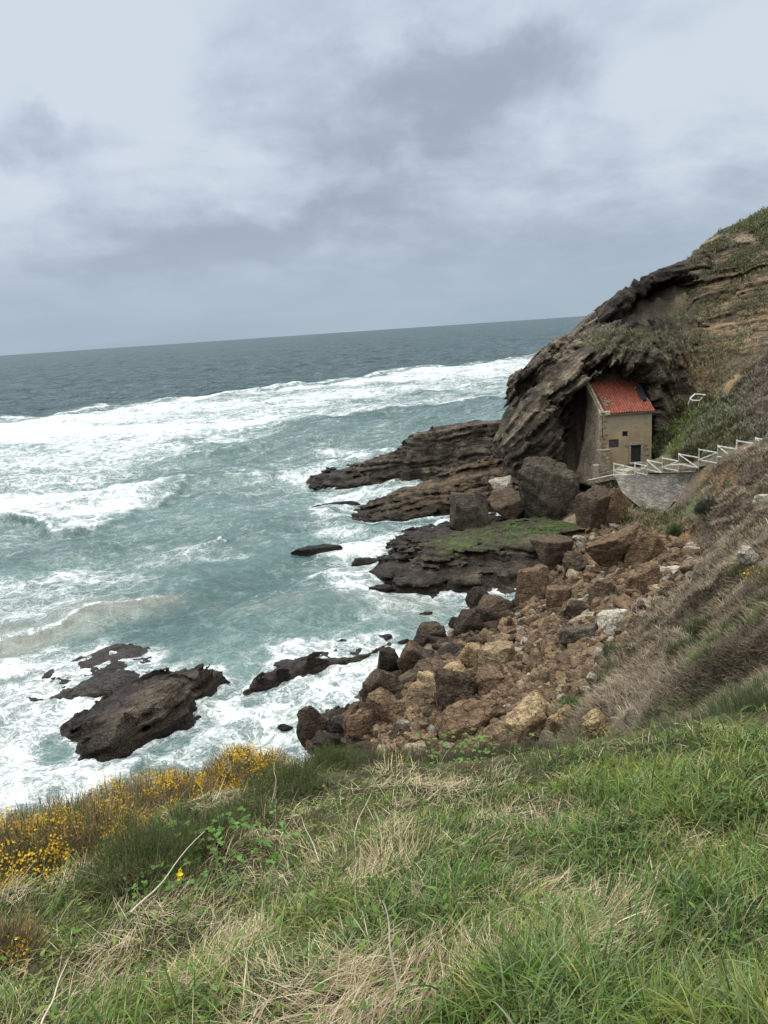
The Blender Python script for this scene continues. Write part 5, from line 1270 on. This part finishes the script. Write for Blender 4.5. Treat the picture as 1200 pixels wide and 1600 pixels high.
hue = fbm(P[:, :2] * 1.7 + 9, 3, 471)[:, None]; cg = cg * (1 + .35 * clump[:, None]) * (1 + hue * np.array([.28, .12, -.06])) * np.array([.80, .78, .70]) * rng.uniform(.6, 1.25, (n, 1)); yel = rng.random(n) < .12; cg[yel] = pick([(.26, .25, .09), (.22, .24, .08)], yel.sum(), .2)
grass = plant_obj('grass', blades(P, L, wd, az, a0, a1, cg, 4), M['blade'])
tag(grass, 'green grass blades bent by the wind on the cliff top slope', 'grass', kind='stuff')
P = near_sample(115000, fg_poly); sm_ = straw_mask(P); P = P[rng.random(len(P)) < .20 + sm_ * .74]; n = len(P); dist = np.hypot(P[:, 0], P[:, 1])
sm_ = straw_mask(P); L = rng.uniform(.06, .24, n) * (.8 + .4 * sm_); wd = rng.uniform(.0016, .0042, n) * np.clip(.8 + dist / 7, .9, 1.9)
flow = 1.3 * fbm(P[:, :2] * 1.1, 3, 461); az = 1.75 + 1.5 * flow + rng.normal(0, .6, n) + np.pi * (rng.random(n) < .25)
a0 = np.clip(rng.normal(1.15, .35, n), .1, 1.6); a1 = np.clip(a0 + rng.normal(.5, .4, n), .5, 2.1)
P[:, 2] += rng.uniform(0, .07, n) * sm_
cs = pick([(.33, .265, .155), (.41, .34, .215), (.25, .19, .11), (.20, .16, .10), (.50, .43, .30)], n, .25)
straw = plant_obj('dry_straw', blades(P, L, wd, az, a0, a1, cs, 3), M['straw'])
tag(straw, 'pale dead straw lying flattened among the green grass', 'straw', kind='stuff')
P = near_sample(5200, [(-160, 1330), (640, 1230), (1360, 1130), (1360, 1900), (-160, 1900)], .55); lu = lush(P); P = P[rng.random(len(P)) < (.16 + .84 * lu) * (1 - .9 * straw_mask(P))]
cl_ = P + 0; P = np.repeat(cl_, 4, 0) + np.c_[rng.normal(0, .025, (len(cl_) * 4, 2)), np.zeros(len(cl_) * 4)]; n = len(P); a_c = np.repeat(rng.uniform(0, 6.28, len(cl_)), 4)
az = 2.3 + 1.6 * np.sin(a_c) + rng.normal(0, .8, n); a0 = np.abs(rng.normal(.2, .2, n))
tall = plant_obj('grass', blades(P, rng.uniform(.12, .34, n), rng.uniform(.004, .011, n), az, a0, a0 + rng.uniform(.7, 2.0, n), pick([(.075, .135, .03), (.11, .175, .04), (.15, .20, .08), (.17, .21, .11), (.05, .09, .02)], n, .3), 6), M['blade'])
tag(tall, 'taller arching grass blades in lush clumps on the right and lower slope', 'grass', kind='stuff')
# broad leaved weeds hidden in the sward
P = near_sample(2600, fg_poly, .5); n = len(P); P[:, 2] += rng.uniform(.02, .10, n)
weeds = plant_obj('weeds', blades(P, rng.uniform(.025, .06, n), rng.uniform(.015, .035, n), rng.uniform(0, 6.28, n), rng.uniform(.5, 1.2, n), rng.uniform(1.2, 1.9, n), pick([(.09, .16, .04), (.14, .20, .05), (.07, .12, .03)], n), 3), M['leafy'])
tag(weeds, 'small broad leaves showing between the grass blades', 'weeds', kind='stuff')

# ------------------------------------------------------------------ gorse, heather and bramble at the edge
def shrub_points(n, rx, ry, rz, surf=.55):
    d = rng.normal(size=(n, 3)); d[:, 2] = np.abs(d[:, 2]) * 1.0; d /= np.linalg.norm(d, axis=1, keepdims=True)
    r = 1 - surf * rng.random(n) ** 1.6
    lump = 1 + .28 * vnoise(d * 2.6 + rng.uniform(0, 50, 3), 5) + .14 * vnoise(d * 6 + rng.uniform(0, 50, 3), 6)
    return d * (r * lump)[:, None] * (rx, ry, rz), d
def aim(d, spread):
    v = d + rng.normal(0, spread, d.shape) + (0, 0, .35); v /= np.linalg.norm(v, axis=1, keepdims=True)
    return np.arctan2(v[:, 0], v[:, 1]), np.arccos(np.clip(v[:, 2], -1, 1))
def flower_mesh(C, size, color):
    """small open flowers: four cupped petals each"""
    n = len(C); Vs = np.empty((n, 4, 4, 3), np.float32); q = rng.normal(size=(n, 3)) + (0, -.7, .8); q /= np.linalg.norm(q, axis=1, keepdims=True)
    a = np.cross(q, rng.normal(size=(n, 3))); a /= np.linalg.norm(a, axis=1, keepdims=True); b_ = np.cross(q, a)
    for k in range(4):
        d = a * math.cos(k * math.pi / 2) + b_ * math.sin(k * math.pi / 2); e = -a * math.sin(k * math.pi / 2) + b_ * math.cos(k * math.pi / 2); s = size[:, None]
        Vs[:, k, 0] = C; Vs[:, k, 1] = C + (d * .6 + e * .42 + q * .35) * s; Vs[:, k, 2] = C + (d * 1.0 + q * .55) * s; Vs[:, k, 3] = C + (d * .6 - e * .42 + q * .35) * s
    Fq = np.arange(n * 16).reshape(-1, 4); return Vs.reshape(-1, 3), Fq, np.repeat(color, 16, 0)
def gorse(u, v, r, rx, rz, nspr, nfl, label, brown=.5, flow_side=0):
    p = atr(u, v, r); p[2] = float(Tt(p[None, :2])[0]) - .05
    root = empty('gorse_bush', p); tag(root, label, 'gorse bush', 'flowering gorse along the cliff edge')
    S, d = shrub_points(nspr, rx, rx * .85, rz * 1.08); az, el = aim(d, .35); n = len(S)
    low = rng.random(n) < brown
    c = np.where(low[:, None], pick([(.21, .13, .075), (.28, .18, .11), (.16, .10, .058), (.30, .215, .14)], n, .3), pick([(.045, .065, .022), (.07, .095, .03), (.09, .11, .04)], n, .25))
    stems = blades(S, rng.uniform(.06, .15, n), rng.uniform(.004, .009, n), az, el * .8, el * 1.1, c, 2)
    k = 7; B_ = np.repeat(S, k, 0) + rng.normal(0, .03, (n * k, 3)); az2 = rng.uniform(0, 6.28, n * k)
    needles = blades(B_, rng.uniform(.015, .04, n * k), rng.uniform(.003, .006, n * k), az2, rng.uniform(.2, 1.3, n * k), rng.uniform(.4, 1.5, n * k), np.repeat(c, k, 0) * rng.uniform(.7, 1.3, (n * k, 1)), 1)
    fol = plant_obj('foliage', join([stems, needles]), M['leafy'], root)
    if nfl:
        Cn, dn = shrub_points(max(6, nfl // 3), rx * 1.03, rx * .88, rz * 1.14, .15); keep = vnoise(dn * 2.2 + u * .1, 8) > -.42; Cn = Cn[keep]
        Fp = np.repeat(Cn, 8, 0) + rng.normal(0, .03, (len(Cn) * 8, 3)); m_ = len(Fp)
        plant_obj('flowers', flower_mesh(Fp, rng.uniform(.006, .012, m_), pick([(.62, .41, .025), (.68, .47, .035), (.54, .32, .018)], m_, .15)), M['petal'], root)
    return root
GB = [(20, 1322, 6.0, .62, .42, 2600, 800, 'gorse bush full of yellow flowers at the left edge of the slope', .45),
      (95, 1300, 6.4, .62, .42, 2600, 900, 'yellow flowering gorse bush beside the one at the left edge', .45),
      (-60, 1330, 6.6, .7, .45, 2000, 300, 'brown gorse bush partly out of view at the far left', .6),
      (175, 1262, 7.0, .6, .42, 2500, 700, 'gorse bush with yellow flowers below the big dark sea rock', .55),
      (70, 1258, 7.6, .6, .4, 2200, 160, 'mostly brown gorse bush at the edge above white surf', .75),
      (250, 1232, 7.4, .6, .42, 2500, 650, 'gorse bush with scattered flowers midway along the cliff edge', .6),
      (190, 1215, 8.2, .6, .4, 2200, 60, 'brown twiggy gorse bush on the skyline of the slope against the surf', .85),
      (320, 1220, 7.8, .55, .40, 2400, 560, 'gorse bush with flowers to the left of the brightest flower patch', .6),
      (300, 1195, 8.6, .6, .4, 2100, 90, 'brown gorse bush along the skyline behind the flowering patch', .85),
      (385, 1212, 8.0, .55, .42, 2500, 1000, 'gorse bush with the brightest yellow patch at its right end', .5),
      (425, 1195, 8.7, .5, .36, 1900, 120, 'brownish gorse bush at the right end of the flowering row', .75),
      (500, 1190, 8.8, .45, .32, 1800, 110, 'low gorse bush with a few flowers below the surf channel', .7),
      (150, 1322, 5.9, .5, .34, 2000, 420, 'small flowering gorse bush on the inner side of the row', .45),
      (-14, 1395, 4.4, .2, .18, 800, 120, 'small orange yellow gorse sprig at the very left edge', .5),
      (605, 1185, 8.7, .36, .34, 1600, 260, 'little gorse bush with green leaves and yellow flowers in front of the boulder heap', .25)]
for a in GB: gorse(*a[:5], int(a[5] * 1.35), int(a[6] * 1.7), *a[7:])
def heather(u, v, r, rx, rz, n, label, cols=((.042, .068, .022), (.065, .095, .03), (.09, .108, .04), (.075, .07, .035)), hl=(.06, .14), name='heather_bush', cat='heather'):
    p = atr(u, v, r); p[2] = float(Tt(p[None, :2])[0]) - .04
    root = empty(name, p); tag(root, label, cat, 'heather on the slope')
    S, d = shrub_points(n, rx, rx * .8, rz, .6); az, el = aim(d, .3); c = pick(cols, n, .28)
    st = blades(S, rng.uniform(*hl, n), rng.uniform(.004, .008, n), az, el * .6, el * .9, c, 2)
    k = 5; B_ = np.repeat(S, k, 0) + np.c_[rng.normal(0, .012, n * k), rng.normal(0, .012, n * k), rng.uniform(.0, .14, n * k)]
    nd = blades(B_, rng.uniform(.012, .03, n * k), rng.uniform(.003, .006, n * k), rng.uniform(0, 6.28, n * k), rng.uniform(.3, 1.2, n * k), rng.uniform(.5, 1.4, n * k), np.repeat(c, k, 0) * rng.uniform(.7, 1.4, (n * k, 1)), 1)
    plant_obj('sprigs', join([st, nd]), M['leafy'], root); return root
GREY = ((.06, .065, .035), (.085, .085, .05), (.11, .10, .065), (.05, .05, .03))
for a in [(225, 1340, 5.1, .42, .24, 1900, 'dark green heather bush left of the bramble leaves'), (300, 1312, 5.5, .42, .24, 1900, 'dark green heather bush behind the bramble leaves'),
          (385, 1290, 6.0, .40, .2, 1500, 'dark green heather bush right of the bramble leaves'), (455, 1258, 6.8, .40, .2, 1500, 'dark heather bush between the gorse and the straw'),
          (520, 1232, 7.5, .40, .2, 1500, 'dark heather bush below the low gorse bush')]: heather(*a)
for a in [(560, 1205, 8.3, .42, .26, 1500, 'grey green heath plant left of the little gorse bush'), (650, 1192, 8.6, .42, .28, 1600, 'grey green heath plant right of the little gorse bush'),
          (710, 1186, 8.7, .42, .28, 1600, 'dark heath plant below the wide smooth slab boulder'), (770, 1182, 8.8, .42, .28, 1600, 'grey green heath plant below the slab and the golden boulder'),
          (830, 1180, 8.9, .42, .24, 1500, 'heath plant directly below the large golden boulder'), (895, 1178, 9.2, .4, .2, 1300, 'low heath plant below the three golden stones')]: heather(*a, cols=GREY, hl=(.08, .18))
for a in [(1100, 1128, 11.5, .6, .38, 2200, 'dark green heather bush at the foot of the dry hillside on the right'), (1165, 1108, 11.5, .7, .45, 2600, 'largest dark green heather bush on the right below the dry hillside'),
          (1225, 1095, 11.5, .7, .42, 2200, 'dark green heather bush cut by the right border'), (1040, 1142, 12.5, .5, .3, 1700, 'olive heather bush at the left of the heather on the right')]: heather(*a, cols=((.05, .075, .03), (.075, .10, .045), (.095, .11, .055)), hl=(.10, .22))
def bramble(u, v, r, rad, n, size, label):
    p = atr(u, v, r); p[2] = float(Tt(p[None, :2])[0]) + .02; root = empty('bramble', p); tag(root, label, 'bramble')
    C = rng.normal(0, 1, (n, 3)) * (rad, rad * .6, rad * .25) + (0, 0, rad * .4); parts = []
    az = rng.uniform(0, 6.28, n)
    for k, da in ((0, 0), (1, 1.25), (2, -1.25)):
        s = size * rng.uniform(.7, 1.25, n) * (1.15 if k == 0 else .85); a = az + da
        V = np.empty((n, 6, 3)); d = np.c_[np.sin(a), np.cos(a), rng.uniform(-.25, .35, n)]; e = np.c_[np.cos(a), -np.sin(a), rng.normal(0, .15, n)]
        for q, (x_, y_) in enumerate(((.05, 0), (.35, .36), (.72, .3), (1.05, 0), (.72, -.3), (.35, -.36))): V[:, q] = C + (d * x_ + e * y_) * s[:, None] - np.array([0, 0, .06]) * s[:, None] * (x_ > .9)
        o_ = np.arange(n)[:, None] * 6; Fq = np.concatenate([o_ + np.array([[0, 1, 2, 3]]), o_ + np.array([[0, 3, 4, 5]])])
        parts.append((V.reshape(-1, 3).astype(np.float32), Fq, np.repeat(pick([(.075, .15, .03), (.10, .19, .045), (.06, .11, .025), (.13, .19, .06)], n), 6, 0)))
    plant_obj('leaves', join(parts), M['leafy'], root)
    m_ = 26; B_ = rng.normal(0, .8, (m_, 3)) * (rad, rad * .6, 0); plant_obj('stems', blades(B_, rng.uniform(.2, .45, m_), np.full(m_, .006), rng.uniform(0, 6.28, m_), rng.uniform(.1, .5, m_), rng.uniform(.9, 1.7, m_), pick([(.13, .07, .05), (.12, .13, .06)], m_), 4), M['leafy'], root)
bramble(345, 1312, 5.3, .27, 90, .040, 'bramble with broad green leaves in front of the dark heather')
bramble(250, 1345, 4.8, .18, 45, .036, 'small bramble with pale green leaves left of the larger bramble')
bramble(735, 1196, 8.2, .32, 70, .045, 'bright green bramble sprawling below the boulders in the middle of the cliff edge')
# stalks and the single yellow flower
def stalk(pts, w, label, name='dead_stalk', cat='stalk'):
    """pts: (u, v, distance from the eye)"""
    W3 = []
    for u, v, r in pts: W3.append(atr(u, v, r))
    W3 = np.array(W3); base = W3[0].copy(); vs, fs = [], []
    tt = np.linspace(0, len(W3) - 1, 12); Q = np.array([W3[int(min(t, len(W3) - 2))] * (1 - (t - int(min(t, len(W3) - 2)))) + W3[int(min(t, len(W3) - 2)) + 1] * (t - int(min(t, len(W3) - 2))) for t in tt])
    Q += np.c_[vnoise(np.c_[tt * 1.3 + pts[0][0], tt * 0], 3), vnoise(np.c_[tt * 1.3 + pts[0][1], tt * 0], 4), 0 * tt] * w * 1.5
    for i, q in enumerate(Q):
        rr = w / 2 * (1 - .6 * i / 11)
        d = Q[min(i + 1, 11)] - Q[max(i - 1, 0)]; d /= np.linalg.norm(d); s = np.cross(d, (.3, 1, .1)); s /= np.linalg.norm(s); t2 = np.cross(d, s)
        for k in range(5): a = k * 2 * math.pi / 5; vs.append(q + (s * math.cos(a) + t2 * math.sin(a)) * rr - base)
    for i in range(11):
        for k in range(5): fs.append([i * 5 + k, i * 5 + (k + 1) % 5, (i + 1) * 5 + (k + 1) % 5, (i + 1) * 5 + k])
    me = mesh_from(name, vs, fs); attr(me, 'paint', np.tile([.50, .44, .34], (len(vs), 1))); o = link(name, me, M['straw']); o.location = base; tag(o, label, cat); return o
stalk([(622, 1540, 2.35), (610, 1470, 2.4), (599, 1408, 2.45)], .011, 'thick pale dead stalk standing upright in the lower middle of the grass')
stalk([(205, 1430, 3.7), (255, 1375, 4.3), (318, 1298, 5.0)], .012, 'long bent pale stem rising past the bramble leaves')
stalk([(425, 1255, 6.2), (430, 1215, 6.3), (430, 1190, 6.4)], .008, 'thin pale stalk in front of the brightest gorse patch')
stalk([(338, 1250, 6.4), (352, 1215, 6.8), (338, 1238, 7.0)][:2], .008, 'thin slanting twig sticking up out of the flowering gorse')
stalk([(548, 1322, 4.9), (560, 1280, 5.2), (580, 1240, 5.5)], .008, 'slanting pale twig in the straw right of the heather')
stalk([(605, 1225, 7.6), (602, 1180, 7.7), (596, 1155, 7.8)], .008, 'fine stalk beside the little gorse bush')
stalk([(500, 1345, 4.3), (485, 1310, 4.5), (470, 1275, 4.7)], .007, 'thin pale stalk leaning left in the middle of the straw')
stalk([(70, 1600, 1.95), (85, 1540, 2.1), (105, 1500, 2.25)], .006, 'fine curved straw stalk at the bottom left')
p = atr(281, 1366, 4.6); root = empty('yellow_flower', p); tag(root, 'single small yellow flower standing in the grass beside the bent stem', 'flower')
Cn = rng.normal(0, .012, (14, 3)); plant_obj('petals', flower_mesh(Cn, rng.uniform(.010, .016, 14), pick([(.85, .72, .03), (.8, .62, .02)], 14)), M['petal'], root)
plant_obj('stem', blades(np.array([[0, 0, -.22]]), np.array([.22]), np.array([.005]), np.array([.3]), np.array([0.]), np.array([.1]), np.array([[.10, .16, .04]]), 3), M['blade'], root)
# bushes on the dry hillside
for u, v, rx, rz, n_, lab, cols_ in [(1108, 806, 1.3, 1.1, 1300, 'dark grey green bush on the bank right of the retaining wall', ((.06, .07, .05), (.09, .10, .075), (.05, .055, .035))),
        (1060, 835, .9, .6, 800, 'low green bush at the foot of the bank above the pale stones', ((.06, .085, .035), (.09, .11, .05))),
        (1092, 862, 1.1, .7, 900, 'green bush overhanging the top right corner of the boulder heap', ((.055, .07, .03), (.10, .11, .055))),
        (1172, 905, .8, .5, 800, 'small gorse green bush under the pale stone on the dry hillside', ((.07, .08, .03), (.12, .12, .05))),
        (1110, 985, .8, .5, 800, 'dark green bush above the bright green strip on the hillside', ((.05, .065, .03), (.085, .095, .045))),
        (1078, 1035, .7, .45, 700, 'dark green bush at the lower end of the bright green strip', ((.05, .065, .03), (.085, .095, .045))),
        (965, 1035, .9, .6, 800, 'olive bush where the dry hillside meets the boulder heap', ((.07, .08, .04), (.11, .115, .06))),
        (905, 1125, .9, .5, 800, 'fresh green tuft around the golden stones', ((.06, .10, .03), (.09, .14, .04)))]:
    p = hit(u, v, .1, 8, 90); p[2] = float(Tt(p[None, :2])[0]) - .1; root = empty('hillside_bush', p); tag(root, lab, 'bush')
    dist = float(np.linalg.norm(p[:2])); S, d = shrub_points(n_, rx, rx * .8, rz, .5); az, el = aim(d, .5); k = 3
    S = np.repeat(S, k, 0) + rng.normal(0, .05, (n_ * k, 3)); az = np.repeat(az, k) + rng.normal(0, .6, n_ * k); el = np.repeat(el, k)
    plant_obj('foliage', blades(S, rng.uniform(.12, .3, n_ * k), np.full(n_ * k, max(.012, dist * .0009)), az, el * .5, el + .3, pick(cols_, n_ * k, .35), 2), M['leafy'], root)
p = hit(1187, 905, .15, 8, 90); root = empty('gorse_bush', p); tag(root, 'small patch of yellow gorse high on the dry hillside at the right border', 'gorse bush')
S, d = shrub_points(500, .55, .5, .4, .5); az, el = aim(d, .4); plant_obj('foliage', blades(S, rng.uniform(.1, .2, 500), np.full(500, .02), az, el * .6, el, pick([(.08, .09, .03), (.13, .12, .05)], 500), 2), M['leafy'], root)
S, d = shrub_points(90, .56, .5, .42, .1); plant_obj('flowers', flower_mesh(S, rng.uniform(.02, .035, 90), pick([(.72, .52, .03)], 90)), M['petal'], root)
print('objects', len(bpy.data.objects))
